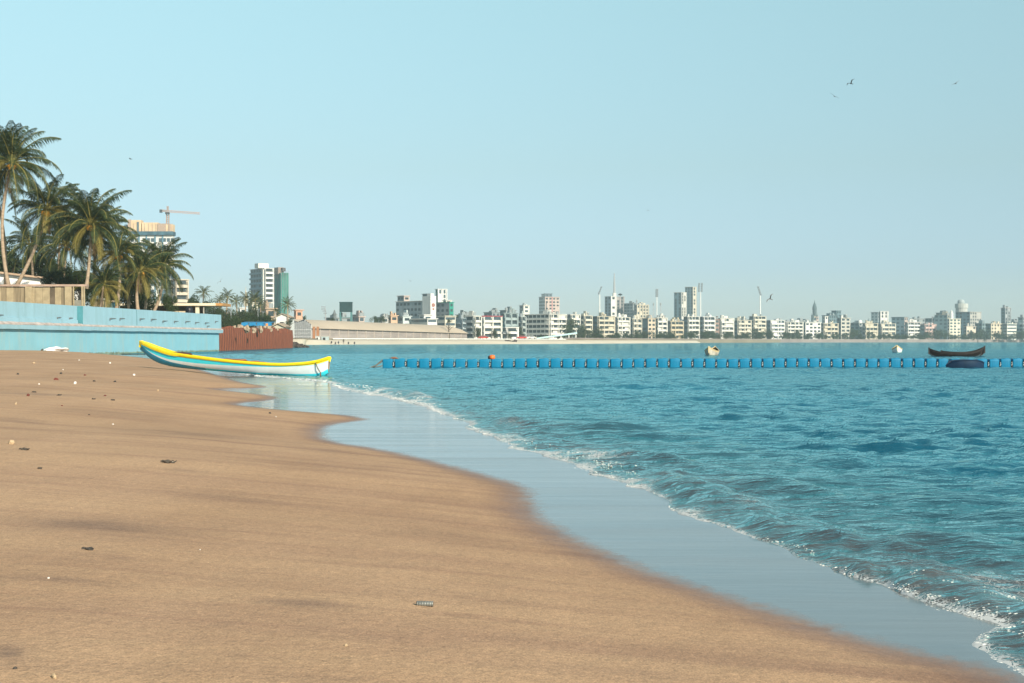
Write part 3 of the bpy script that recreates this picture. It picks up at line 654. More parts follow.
def small_boat(px, py, D, L, beam, h, yaw, name, label, rise, mats_, bands, cat='boat', zoff=0, extra=True, tp=.62, rise2=None, ex=2.6):
    root = empty(name, (X(px, D), D, zoff), yaw); tag(root, label, cat)
    N = 18; st = []; rise2 = rise if rise2 is None else rise2
    for i in range(N+1):
        t = i/N; u = 2*t-1; r_ = rise if u < 0 else rise2
        st.append((u*L/2, beam/2*(1-abs(u)**2.4)+.015, -.12+ .5*h*abs(u)**6+r_*.5*abs(u)**5, h+r_*abs(u)**ex, tp))
    link('hull', hull_mesh(st, bands, mats_, 'hull'), root)
    for side in (1, -1):
        b = MB(); b.tube([(x, side*hb, sz+.01) for x, hb, kz, sz, _ in st], .03, 6); b.build('gunwale', mats_[0], root)
    if extra:
        for t in (5, 9, 13):
            x, hb, kz, sz, _ = st[t]; b = MB(); b.box(x-.08, x+.08, -hb+.02, hb-.02, sz-.12, sz-.07); b.build('thwart', mats_[-1], root)
        b = MB(); x, hb, kz, sz, _ = st[0]; x2 = st[-1][0]
        b.box(x-.04, x+.05, -.04, .04, kz, sz+.07); b.build('stem_post', mats_[0], root)
        b = MB(); b.box(x2-.05, x2+.04, -.04, .04, st[-1][2], st[-1][3]+.07); b.build('stem_post', mats_[0], root)
    return root
brn = mat('dark_brown_hull', (.012, .011, .012), .8, .3, 4, spec=.1); brn2 = mat('weathered_rail', (.022, .017, .017), .7, .3, 4); gr = mat('grey_blue_hull', (.08, .12, .14), .6); wd = mat('pale_wood', (.55, .42, .24), .7)
small_boat(955, 357, 104, 3.75, .9, .25, R(-4), 'wooden_boat', 'dark brown rowing boat beyond the blue floats, nearer of the overlapping pair', .36, [brn2, brn, gr, brn], [(.18, 0), (.62, 1), (1, 2)], rise2=.28)
small_boat(963, 356, 106.5, 3.4, .9, .30, R(7), 'wooden_boat', 'dark wooden boat mostly hidden behind the brown rowing boat beyond the blue floats', .1, [brn2, brn, gr, brn], [(.15, 0), (.7, 1), (1, 2)], rise2=.42)
small_boat(712, 356, 113, 3.6, 1.02, .34, R(74), 'white_rowing_boat', 'white rowing boat with tan rail seen end on, beyond the middle of the float line', .34, [wd, mat('worn_white_hull', (.42, .38, .32), .7, .3, 4), mat('worn_white_hull', (.42, .38, .32)), brn], [(.15, 0), (.7, 1), (1, 2)])
small_boat(897, 352.5, 142, 3.6, 1.0, .34, R(76), 'white_rowing_boat', 'far white rowing boat seen end on, floating left of the two dark brown boats', .34, [wd, WHITE, WHITE, brn], [(.15, 0), (.7, 1), (1, 2)])
navy = mat('navy_hull', (.006, .022, .055), .5, .2, 3)
nb = small_boat(965, 366, 59.6, 1.60, .62, .34, R(2), 'dinghy', 'small dark navy dinghy tied to the near side of the blue float line', -.24, [navy, navy, navy, DARK], [(.2, 0), (.7, 1), (1, 2)], extra=False, ex=4, rise2=-.12)
b = MB(); b.box(-.5, .34, -.2, .2, .27, .325); b.build('cover', navy, nb)

# ------------------------------------------------------------ line of floats
def floats():
    bl = mat('float_blue', (.0004, .158, .30), .5, .08, 4, spec=.2); lite = mat('float_cap_blue', (.002, .24, .44), .45, .06, 4, spec=.3); blk = mat('float_gap', (.01, .016, .022), .6); pin = mat('float_pin', (.45, .48, .50), .5)
    import bmesh
    def rbox(sx, sy, z0, z1, bev, ribs=True):
        bm = bmesh.new(); bmesh.ops.create_cube(bm, size=1)
        for v in bm.verts: v.co = (v.co.x*sx, v.co.y*sy, z0+(v.co.z+.5)*(z1-z0))
        bmesh.ops.bevel(bm, geom=bm.edges[:], offset=bev, segments=3, affect='EDGES', profile=.5)
        me = bpy.data.meshes.new('body'); bm.to_mesh(me); bm.free(); return me
    body = rbox(.435, .47, -.12, .415, .045); body.materials.append(bl)
    body.polygons.foreach_set('use_smooth', [True]*len(body.polygons))
    ribs = MB()
    for k in range(5): ribs.box(-.165+k*.0775, -.145+k*.0775, -.2425, -.2352, -.05, .33)
    ribs = ribs.mesh('rib', bl)
    cap = rbox(.16, .20, .39, .43, .018); cap.materials.append(lite)
    neck = MB(); neck.box(-.05, .05, -.19, .19, -.1, .30); neck = neck.mesh('neck', blk)
    lug = MB(); lug.box(-.035, .035, -.245, -.19, .10, .27); lug.cyl(0, -.225, .27, .315, .03, 10); lug = lug.mesh('lug', blk)
    pn = MB(); pn.tube([(-.018, -.255, .125), (.02, -.262, .20)], .016, 8); pn.tube([(.0, -.255, .225), (.0, -.255, .27)], .018, 8); pn = pn.mesh('pin', pin)
    n = 74; rg = random.Random(3)
    x = X(383.5, 60.5)+.2
    for i in range(n):
        D = 60.5+.03*i+.18*math.sin(i*.21); 
        if i > 47: D -= .55*min(1, (i-47)/3)
        r = empty('pontoon_float', (x+i*.5095, D, -.03+rg.uniform(-.008, .008)+.012*math.sin(i*.6)), rg.uniform(-.03, .03)); r.rotation_euler.y = rg.uniform(-.035, .035)
        lab = 'one of the many identical bright blue plastic floats linked in a line across the water'; 
        if i == 0: lab = 'leftmost bright blue plastic float, where the mooring rope is tied to the line'
        elif i == 1: lab = 'second bright blue float from the left end of the line'
        elif i == 2: lab = 'third bright blue float from the left end of the line'
        elif i == 9: lab = 'bright blue plastic float right below the orange buoy'
        elif i == 27: lab = 'bright blue plastic float in line below the white rowing boat with tan rail'
        elif i == 43: lab = 'bright blue plastic float just left of the dark navy dinghy'
        elif i == 48: lab = 'bright blue plastic float just right of the dark navy dinghy'
        tag(r, lab, 'float', 'blue floats linked in a line')
        link('body', body, r); link('rib', ribs, r); link('cap', cap, r, (.10, 0, 0)); link('neck', neck, r, (.255, 0, 0)); l = link('lug', lug, r, (.245, 0, 0)); link('pin', pn, l)
    b = MB(); x0 = x-.22
    b.tube([(x0, 60.4, .30), (x0-.25, 60.1, .12), (x0-.55, 59.9, .02), (x0-.95, 59.6, -.03)], .022, 6); b.tube([(x0, 60.3, .10), (x0-.3, 60.2, .05), (x0-.7, 60.1, -.02)], .02, 6)
    b.tube([(x0-.02, 60.5, .36), (x0-.2, 60.4, .2), (x0-.35, 60.2, .07)], .018, 6)
    tag(b.build('mooring_rope', ROPE), 'dark mooring ropes running from the left end of the blue floats into the water', 'rope')
floats()
bu = empty('buoy', (X(491.5, 62), 62, .33)); bu.scale = (.8, .8, .72); tag(bu, 'small orange buoy with dark left side floating just behind the blue floats', 'buoy')
b = MB(); b.lathe(.03, 0, [(0, .02), (.10, .03), (.16, .09), (.17, .14), (.155, .24), (.10, .29), (0, .30)], 16); b.build('body', mat('buoy_orange', (.75, .16, .03), .4), bu, True)
b = MB(); b.tube([(-.10, 0, .14), (-.19, 0, .15)], [.115, .09], 12); b.build('cap', DARK, bu)  # dark piece standing in for the buoy's shaded left side
b = MB(); b.tube([(0, 0, -.4), (0, 0, .05)], .03, 8); b.build('stem', DARK, bu)
lg = MB(); lg.tube([(-.18, 0, 0), (-.05, 0, .05), (.08, 0, .06), (.20, 0, .01)], [.03, .05, .045, .02], 8)
tag(lg.build('driftwood', mat('wet_wood', (.20, .10, .06), .7), None, True, (X(393.5, 61.0), 61.1, .37)), 'short brown piece of driftwood lying on the left end of the blue floats', 'driftwood')

# ------------------------------------------------------------ things lying on the sand
def solve_ground(px, py):
    D = np.geomspace(2.5, 160, 700); x = X(px, D); z = sand_z(x, D); i = int(np.argmax(Z(py, D) <= z)); i = max(i, 1)
    D = np.linspace(D[i-1], D[i], 40); x = X(px, D); z = sand_z(x, D); i = int(np.argmin(np.abs(Z(py, D)-z)))
    return float(x[i]), float(D[i]), float(z[i])
PEB = [rockmesh('p', mat('pebble_white', (.66, .64, .60), .6), 3, 1, 2, .25), rockmesh('p', mat('pebble_dark', (.055, .05, .045), .8), 4, 1, 2, .4), rockmesh('p', mat('pebble_tan', (.44, .33, .21), .8), 6, 1, 2, .4), rockmesh('p', mat('pebble_red', (.14, .04, .03), .8), 7, 1, 2, .3)]
items = [  # px, py, width px, height px, kind, name, label, cat
 (90, 550, 9, 4, 1, 'stone', 'dark stone half buried in the sand at the lower left, larger of the near stones', 'stone'), (85, 549, 8, 2, 1, 'seaweed', 'flat dark seaweed scrap beside the half buried stone at the lower left', 'seaweed'),
 (48.5, 578.5, 4, 3, 0, 'pebble', 'white pebble on the sand below the half buried dark stone', 'pebble'), (200, 550, 2.5, 2, 0, 'pebble', 'tiny white pebble on the sand right of the half buried dark stone', 'pebble'),
 (346, 646, 4, 3.5, 2, 'pebble', 'small orange brown pebble on the sand near the bottom centre', 'pebble'), (54, 678, 10, 4, 2, 'shell', 'pale yellow shell fragment on the sand at the bottom left edge', 'shell'), (15, 669, 5, 3, 1, 'pebble', 'dark pebble near the pale yellow shell fragment at the bottom left', 'pebble'),
 (11.5, 444, 7, 6, 2, 'stone', 'tan stone standing up from the sand at the left edge', 'stone'), (25, 450, 9, 2.5, 1, 'seaweed', 'dark strip of seaweed right of the tan stone at the left edge', 'seaweed'),
 (169, 463, 13, 3.5, 1, 'seaweed', 'dark clump of seaweed lying alone on the sand left of the wet tongue', 'seaweed'), (172, 462, 4, 3, 0, 'shell', 'small pale shell lying in the lone dark seaweed clump', 'shell'),
 (113, 424.5, 3.5, 2, 0, 'pebble', 'small white pebble on the open sand above the lone seaweed clump', 'pebble'),
 (75, 384, 5.5, 6, 0, 'plastic_bag', 'crumpled white plastic bag on the sand, larger of the two white scraps', 'litter'), (134, 375.5, 4, 4, 0, 'paper_scrap', 'white paper scrap on the sand left of the fishing boat', 'litter'),
 (28, 396, 6, 3.5, 3, 'brick_fragment', 'dark red brick fragment on the sand at the left', 'brick'), (56, 380, 6, 3, 3, 'brick_fragment', 'brown brick fragment left of the white plastic bag', 'brick'), (61, 374, 4, 3, 1, 'pebble', 'dark pebble just above the brown brick fragment', 'pebble'),
 (59, 395.5, 6, 2, 1, 'seaweed', 'thin dark seaweed strip below the white plastic bag', 'seaweed'), (34, 392.5, 5, 2, 1, 'seaweed', 'dark seaweed scrap just above the dark red brick fragment', 'seaweed'), (113, 400.5, 5, 2, 1, 'seaweed', 'dark seaweed scrap on the sand between the white bag and the wet edge', 'seaweed'),
 (105, 396, 4, 2, 3, 'pebble', 'brown pebble between two dark seaweed scraps', 'pebble'), (94, 399.5, 4, 2, 1, 'seaweed', 'short grey seaweed scrap left of the brown pebble', 'seaweed'), (115, 382, 4, 2.5, 1, 'pebble', 'dark pebble on the sand below the white paper scrap', 'pebble'),
 (85, 375.5, 4, 2, 3, 'pebble', 'reddish brown pebble right of the dark one above the white bag', 'pebble'), (94, 381.5, 4, 1.8, 1, 'pebble', 'flat dark pebble right of the white plastic bag', 'pebble'), (18, 374.5, 3.5, 3, 1, 'pebble', 'black pebble on the sand near the left edge by the wall', 'pebble'),
 (39, 384.5, 3, 2.5, 0, 'pebble', 'pale bluish pebble left of the brown brick fragment', 'pebble'), (110, 363.5, 4, 3, 0, 'plastic_scrap', 'pale plastic scrap at the top of the sand near the blue wall', 'litter'), (79, 361, 2.5, 4, 0, 'plastic_scrap', 'small white plastic scrap standing below the litter heap by the wall', 'litter'), (63, 370, 2.5, 2, 0, 'pebble', 'tiny white pebble above the dark pebble near the white bag', 'pebble'),
 (34, 363.5, 4, 2.5, 2, 'stone', 'tan stone at the top of the beach near the blue wall', 'stone'), (270, 413.5, 3.5, 2.5, 1, 'pebble', 'dark pebble on the sand beside the edge of the wet tongue', 'pebble'), (89, 415, 3, 1.5, 1, 'pebble', 'small grey pebble left of the small white one on the open sand', 'pebble'), (40, 469, 5, 2, 1, 'seaweed', 'faint dark seaweed scrap below the tan stone at the left', 'seaweed'),
 (158, 391, 3, 3, 2, 'pebble', 'tan pebble on the sand below the raised end of the fishing boat', 'pebble'), (276, 417, 2, 1.5, 0, 'pebble', 'tiny pale pebble next to the dark one by the wet tongue', 'pebble'), (16, 404.5, 6, 2, 2, 'pebble', 'flat tan pebble below the dark red brick fragment', 'pebble'), (62, 406, 2.5, 1.5, 3, 'pebble', 'tiny reddish pebble below the thin seaweed strip', 'pebble'),
 (42, 349.7, 5, 2.5, 1, 'stone', 'black stone at the foot of the blue wall, leftmost of four', 'stone'), (46.5, 352.6, 3, 2, 1, 'stone', 'black stone at the foot of the blue wall, left of the white litter heap', 'stone'), (79.5, 354.0, 4, 2, 1, 'stone', 'black stone at the foot of the blue wall, right of the white litter heap', 'stone'), (96.5, 354.8, 5, 2.3, 1, 'stone', 'black stone at the foot of the blue wall, rightmost of four', 'stone'),
]
for i, (px, py, wpx, hpx, k, nm, lab, cat) in enumerate(items):
    if py < 356:
        D = 101+px/220*55
        for _ in range(6): D = (wall_x(D)+.5)*F/(px-512)
        x, y = wall_x(D)+.5, D; z = gz(x, y); 
    else: x, y, z = solve_ground(px, py)
    sx = wpx*y/F/2; sz = max(hpx*y/F/2*1.0, .003)
    if k == 0: sx *= .65; sz *= .65
    elif y > 14: sx *= .8; sz *= .8
    flat = nm == 'seaweed'
    if flat:
        b = MB(); r2 = random.Random(i)
        for s in range(9):
            a0 = r2.uniform(-.5, .5); p = Vector((r2.uniform(-.6, .6)*sx, r2.uniform(-1, 1)*sx*.7, 0)); pts = [p+Vector((math.cos(a0)*u*sx, math.sin(a0)*u*sx, sz*(.5+.9*math.sin(3*(u+s))))) for u in (-.7, -.35, 0, .35, .7)]
            b.tube(pts, [sz*.3, sz*.6, sz*.7, sz*.5, sz*.2], 5)
        o = b.build(nm, mat('seaweed_dark', (.07, .06, .05), .8, .3, 40), None, False, (x, y, z))
    else:
        me = PEB[k].copy(); me.name = nm; o = link(nm, me, None, (x, y, z+sz*.45), (i*.3, 0, i*1.7), (sx, sx*.8, sz))
    tag(o, lab, cat)
# dark tin can (ridged) half sunk in sand
x, y, z = solve_ground(425, 606)
r = empty('crushed_can', (x, y, z+.008), R(-6)); tag(r, 'grey ribbed crushed can lying in the sand right of centre at the bottom', 'can')
s = y/F; b = MB(); prof = []
L_ = 16*s; n = 18; pts = [(-L_/2+L_*i/n, 0, 0) for i in range(n+1)]; b.tube(pts, [.0105+.0014*math.cos(i*2.1) for i in range(n+1)], 14); b.build('body', mat('dull_tin', (.20, .21, .20), .45, .3, 60, metal=.4), r, True)
b = MB(); b.tube([(-L_/2-.002, 0, 0), (-L_/2-.0005, 0, 0)], .009, 12); b.build('rim', DARK, r)
# litter heap by the wall
D = 110.
for _ in range(8): D = (wall_x(D)+.6)*F/(56-512)
import bmesh as _bm
me = rockmesh('litter_heap', mat('white_litter', (.80, .80, .80), .6, .1, 3), 21, 1, 3, .7)
tag(link('litter_heap', me, None, (wall_x(D)+.7, D, gz(wall_x(D)+.7, D)+.08), (0, 0, R(85)), (1.7, .45, .24)), 'heap of white plastic litter on the sand at the foot of the blue wall', 'litter')

# ------------------------------------------------------------ birds
def bird(px, py, D, span, bank, head, lab, m, flap=.35, name='bird', grp=None):
    r = empty(name, (X(px, D), D, Z(py, D))); r.rotation_euler = (R(bank[0]), R(bank[1]), R(head)); tag(r, lab, 'bird', grp)
    b = MB(); s = span/2; b.tube([(0, -.34*s, 0), (0, -.26*s, .01*s), (0, -.1*s, 0), (0, .12*s, 0), (0, .3*s, 0), (0, .36*s, .01*s), (0, .44*s, 0)], [.01*s, .05*s, .10*s, .10*s, .05*s, .05*s, .01*s], 8); b.build('body', m, r, True)
    b = MB(); b.add([(-.04*s, -.28*s, 0), (.04*s, -.28*s, 0), (.13*s, -.56*s, 0), (0, -.5*s, 0), (-.13*s, -.56*s, 0), (0, -.4*s, .02*s)], [(0, 5, 4), (5, 3, 4), (0, 1, 5), (1, 2, 5), (5, 2, 3)]); b.build('tail', m, r)
    for sd_ in (1, -1):
        b = MB(); pr = [(0, .14, -.12, 0), (.25, .18, -.10, .5), (.5, .20, -.06, .8), (.8, .08, -.07, .75), (1.0, -.10, -.14, .6)]
        vs = []
        for u, f, bk, zz in pr: vs += [(sd_*u*s, f*s, zz*flap*s), (sd_*u*s, (f+bk)/2*s, (zz*flap+.03)*s), (sd_*u*s, bk*s, zz*flap*s), (sd_*u*s, (f+bk)/2*s, (zz*flap-.005)*s)]
        fs = [(4*i+j, 4*i+(j+1) % 4, 4*i+4+(j+1) % 4, 4*i+4+j) for i in range(4) for j in range(4)]; b.add(vs, fs).build('wing', m, r)
bm_ = mat('dark_feathers', (.03, .025, .02), .9); wm = mat('pale_feathers', (.20, .19, .18), .9)
bird(851, 83.5, 190, 1.5, (25, -38), 15, 'dark bird with raised wings high in the sky at right, higher of the close pair', bm_, .5)
bird(834.5, 96.5, 220, 1.6, (15, 32), -10, 'dark gliding bird high in the sky at right, lower of the close pair', bm_, .2)
bird(955.5, 83.5, 240, 1.7, (10, -30), 5, 'greyish gliding bird alone near the right edge of the sky', wm, .15)
bird(130.5, 159, 240, 1.3, (10, 5), 80, 'small dark bird in the sky right of the palms', bm_, .2)
bird(648, 210.5, 330, .9, (0, 10), 30, 'tiny dark bird alone in the middle of the sky', bm_, .3)
bird(770.5, 299, 170, 1.35, (30, -52), 10, 'large brown and white bird flying low over the city right of the tilted floodlight', wm, .5)
bird(410.5, 281, 300, 1.0, (0, 5), 20, 'small dark bird above the big grey hotel', bm_, .3)
bird(220.5, 281.5, 210, 1.1, (20, -45), 0, 'grey bird flying above the far palms left of the tall white and blue tower', wm, .4)
# ------------------------------------------------------------ land, beaches
def land():
    gm = mat('land_soil', (.22, .19, .14), .95, .2, .05)
    pts = [(-43.2, 30), (-38.8, 80), (-33.4, 150), (-33.6, 157.5), (-37.6, 233), (-52, 300), (-56, 340), (-64, 420), (X(318, 470), 470), (X(333, 479), 479), (X(400, 509), 509), (X(470, 531), 531), (X(566, 602), 602), (X(690, 862), 862), (X(800, 1080), 1080), (X(1024, 1330), 1330), (2500, 1450), (2500, 2600), (-2400, 2600), (-2400, 30)]
    z1 = 2.0; n = len(pts); b = MB()
    b.add([(x, y, -3) for x, y in pts]+[(x, y, z1) for x, y in pts], [tuple(range(n)), ]+[tuple(range(n, 2*n))[::-1]][:0]+[(i, (i+1) % n, n+(i+1) % n, n+i)[::-1] for i in range(n)])
    b.f.append(tuple(range(n, 2*n))); b.m.append(0)
    tag(b.build('land', gm), kind='structure')
    # broad ground sheet reaching the horizon underneath everything
    g = MB(); g.add([(-2600, -280, -4.5), (2600, -280, -4.5), (2600, 3200, -4.5), (-2600, 3200, -4.5)], [(0, 1, 2, 3)]); tag(g.build('ground', gm), kind='structure')
    # far city beach
    bs = mat('far_beach_sand', (.60, .53, .42), .95, .1, .08)
    sh = [(283, 300, 15), (296, 330, 18), (305, 400, 25), (330, 452, 25), (400, 485, 25), (470, 505, 22), (560, 560, 18), (640, 700, 16), (700, 850, 10)]
    b = MB(); vs = []
    for px, D, wd in sh: vs += [(X(px, D), D-6, -.4), (X(px, D), D+2, .5), (X(px, D)-.15*wd, D+wd*.6, 1.40), (X(px, D)-.2*wd, D+wd+16, 1.62), (X(px, D)-.2*wd, D+wd+18, -.4)]
    b.add(vs, [(5*i+j, 5*i+5+j, 5*i+6+j, 5*i+1+j)[::-1] for i in range(len(sh)-1) for j in range(4)]); tag(b.build('beach', bs, None, True), kind='structure')
land()
def far_wall(name, label, pts, z0, z1, th, m, cat='wall', cop=None):
    b = MB(); n = len(pts); vs = []
    for x, y in pts: vs += [(x, y, z0), (x, y, z1), (x, y+th, z1), (x, y+th, z0)]
    b.add(vs, [(4*i+j, 4*i+4+j, 4*i+4+(j+1) % 4, 4*i+(j+1) % 4)[::-1] for i in range(n-1) for j in range(4)]+[(0, 1, 2, 3), (4*n-1, 4*n-2, 4*n-3, 4*n-4)])
    if cop:
        r = empty(name, (0, 0, 0)); b.build('wall_face', m, r); c = MB(); vs = []
        for x, y in pts: vs += [(x, y-.4, z1+.003), (x, y-.4, z1+.28), (x, y+th+.1, z1+.28), (x, y+th+.1, z1+.003)]
        c.add(vs, [(4*i+j, 4*i+4+j, 4*i+4+(j+1) % 4, 4*i+(j+1) % 4)[::-1] for i in range(n-1) for j in range(4)]); c.build('coping', cop, r)
    else: r = b.build(name, m)
    return tag(r, label, cat)
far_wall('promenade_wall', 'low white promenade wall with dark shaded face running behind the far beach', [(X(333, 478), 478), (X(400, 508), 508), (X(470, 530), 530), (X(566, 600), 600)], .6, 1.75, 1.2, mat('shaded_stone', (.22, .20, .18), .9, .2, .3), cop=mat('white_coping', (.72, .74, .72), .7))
far_wall('bay_wall', 'long low stone seawall along the waterfront under the row of city buildings', [(X(566, 606), 606), (X(690, 868), 868), (X(800, 1078), 1078), (X(1024, 1328), 1328), (1900, 1440)], -1, 2.55, 2, mat('bay_wall_stone', (.22, .19, .18), .9, .2, .1))

# ------------------------------------------------------------ leaves, trees
def leaf_mat(name, c1, c2, trans=.25):
    m = bpy.data.materials.new(name); m.use_nodes = True; nt = m.node_tree; b = nt.nodes['Principled BSDF']; b.inputs['Roughness'].default_value = .55; b.inputs['Specular IOR Level'].default_value = .25
    g = nn(nt, 'ShaderNodeNewGeometry'); r = nn(nt, 'ShaderNodeValToRGB'); r.color_ramp.elements[0].color = (*c1, 1); r.color_ramp.elements[1].color = (*c2, 1)
    nt.links.new(g.outputs['Random Per Island'], r.inputs[0]); nt.links.new(r.outputs[0], b.inputs['Base Color'])
    t = nn(nt, 'ShaderNodeBsdfTranslucent'); nt.links.new(r.outputs[0], t.inputs[0]); ms = nn(nt, 'ShaderNodeMixShader'); ms.inputs[0].default_value = trans
    nt.links.new(b.outputs[0], ms.inputs[1]); nt.links.new(t.outputs[0], ms.inputs[2]); nt.links.new(ms.outputs[0], nt.nodes['Material Output'].inputs[0]); return m
LEAF = leaf_mat('leaves', (.022, .040, .014), (.055, .085, .026)); LEAFD = leaf_mat('leaves_dark', (.020, .036, .015), (.050, .075, .028)); LEAFY = leaf_mat('leaves_yellow', (.12, .13, .03), (.26, .21, .05))
FROND = leaf_mat('frond_green', (.022, .040, .016), (.075, .105, .040), .3); FRONDY = leaf_mat('frond_yellow', (.12, .115, .028), (.27, .21, .06), .3); FRONDB = leaf_mat('frond_brown', (.13, .075, .035), (.25, .15, .07), .2)
BARK = mat('palm_bark', (.33, .25, .18), .9, .25, 1.5, .6, 8, stretch=(1, 1, 5)); BARKD = mat('bark_dark', (.10, .08, .06), .9, .25, 2); RACH = mat('frond_rachis', (.22, .19, .05), .7)
COCO = mat('coconut', (.70, .30, .03), .6, .25, 5)
def crown_mesh(name, n, leaf, lobes, seed, m):
    rg = np.random.default_rng(seed); L = []
    for i in range(lobes):
        a = rg.uniform(0, 6.28); rr = rg.uniform(.1, .68) if i else 0; L.append((rr*math.cos(a), rr*math.sin(a), rg.uniform(.15, .95)*(1-.45*rr) if i else .5, rg.uniform(.20, .40)))
    k = rg.integers(0, lobes, n); L = np.array(L)[k]
    d = rg.normal(size=(n, 3)); d /= np.linalg.norm(d, axis=1)[:, None]; rad = L[:, 3:4]*rg.uniform(.45, 1.1, (n, 1))**.5
    c = L[:, :3]+d*rad; c[:, 2] *= .9
    u = rg.normal(size=(n, 3)); u /= np.linalg.norm(u, axis=1)[:, None]; v = np.cross(u, d+rg.normal(size=(n, 3))*.5); v /= np.linalg.norm(v, axis=1)[:, None]+1e-9
    s = leaf*rg.uniform(.6, 1.5, (n, 1)); V = np.stack([c-u*s, c-v*s*.5, c+u*s, c+v*s*.5], 1).reshape(-1, 3)
    me = bpy.data.meshes.new(name); me.from_pydata(V.tolist(), [], [(4*i, 4*i+1, 4*i+2, 4*i+3) for i in range(n)]); me.materials.append(m); return me
CROWN_S = [crown_mesh('crown', 1500, .045, 9, s, LEAFD if s % 2 else LEAF) for s in range(6)]
CROWN_L = [crown_mesh('crown', 7000, .026, 13, 20+s, (LEAFD, LEAF)[s % 2]) for s in range(4)]
def trunk_mesh(name, h, r, seed, limbs=5, m=None):
    rg = random.Random(seed); b = MB(); b.tube([(0, 0, -.3), (.02*h, 0, h*.3), (-.01*h, .02*h, h*.62), (0, 0, h)], [r*1.3, r, r*.75, r*.35], 8)
    for i in range(limbs):
        a = rg.uniform(0, 6.28); z = h*rg.uniform(.4, .75); l = h*rg.uniform(.25, .45); b.tube([(0, 0, z), (math.cos(a)*l*.5, math.sin(a)*l*.5, z+l*.45), (math.cos(a)*l, math.sin(a)*l, z+l*.7)], [r*.5, r*.3, r*.1], 6)
    return b.mesh(name, m or BARKD)
TRK = [trunk_mesh('trunk', 1, .035, s) for s in range(3)]
def tree(cx, top, wpx, D, label, base=2.0, large=False, i=0, group=None, pybot=None, name='tree', ver=None):
    if D > 700: wpx *= 1.7; top -= 1.4
    w_ = wpx*D/F; zt = Z(top, D); h = zt-base; zb = base+h*.15 if pybot is None else max(base, Z(pybot, D))
    r = tag(empty(name, (X(cx, D), D, base)), label, 'tree', group)
    src = (CROWN_L if large else CROWN_S); link('crown', src[i % len(src)], r, (0, 0, zb-base), (0, 0, i*1.3), (w_*.58, w_*.58, max(.5, zt-zb)/1.12))
    link('trunk', TRK[i % 3], r, (0, 0, 0), (0, 0, i), (h*.9, h*.9, h*.8)); return r

# ------------------------------------------------------------ palms
def frond_mesh(seed, elev, L=4.4, nl=62, m=FROND, lw=.06, ll=.95):
    rg = random.Random(seed); b = MB(); e = R(elev); p = Vector((.12, 0, 0)); pts = [p.copy()]; dirs = []
    n = 14; droop = rg.uniform(.9, 1.3)*(.62 if elev > 60 else (.85 if elev > 30 else .85))
    side = rg.uniform(-.25, .25); yaw = 0
    for i in range(n):
        d = Vector((math.cos(e)*math.cos(yaw), math.cos(e)*math.sin(yaw), math.sin(e))); p = p+d*(L/n); pts.append(p.copy()); dirs.append(d); e -= R(7.2)*droop*(i/n*1.3+.35); e = max(e, R(-86)); yaw += side/n
    dirs.append(dirs[-1])
    b.tube(pts, [.055*(1-i/n)**.8+.008 for i in range(n+1)], 5, 1)
    for k in range(nl*2):
        s = 1 if k % 2 else -1; t = .16+.84*((k//2)+rg.random())/nl; t = min(t, .995); f = t*n; i = min(n-1, int(f)); q = pts[i].lerp(pts[i+1], f-i); d = dirs[i]
        lat = d.cross(Vector((0, 0, 1)));
        if lat.length < .1: lat = Vector((0, 1, 0))
        lat.normalize(); lat *= s
        l = ll*(math.sin(math.pi*min(1, (t*.86+.12)))**.7+.12)*rg.uniform(.8, 1.12)
        up = lat.cross(d)*s
        d1 = (lat*.78+d*.62+up*.12+Vector((0, 0, -.30*rg.uniform(.4, 1.5)))).normalized()
        d2 = (d1*.75+Vector((0, 0, -1.0))*rg.uniform(.7, 1.7)+d*.2).normalized()
        w_ = d.normalized()*lw*.5
        a = q; m_ = q+d1*l*.5; e_ = m_+d2*l*.55; w2 = w_*.8
        b.add([a-w_*.5, a+w_*.5, m_+w_, m_-w_, e_], [(0, 1, 2, 3), (3, 2, 4)], 0)
    return b.mesh('frond', [m, RACH])
EL = [82, 68, 52, 36, 20, 4, -14, -34]
FR = {e: [frond_mesh(int(e+200)+s*7, e+s*4) for s in range(2)] for e in EL}
FRY = {e: [frond_mesh(int(e+400)+s*7, e-4+s*6, m=FRONDY) for s in range(2)] for e in (20, 4, -14, -34)}
FRB = [frond_mesh(900+s, -52-s*9, 3.4, 30, FRONDB, .05, .7) for s in range(3)]
NUT = MB(); NUT.lathe(0, 0, [(0, -.15), (.09, -.11), (.125, 0), (.09, .11), (0, .15)], 8); NUT = NUT.mesh('coconut', COCO, True)
FR_FAR = {e: frond_mesh(int(e+600), e, nl=16, lw=.16) for e in EL}
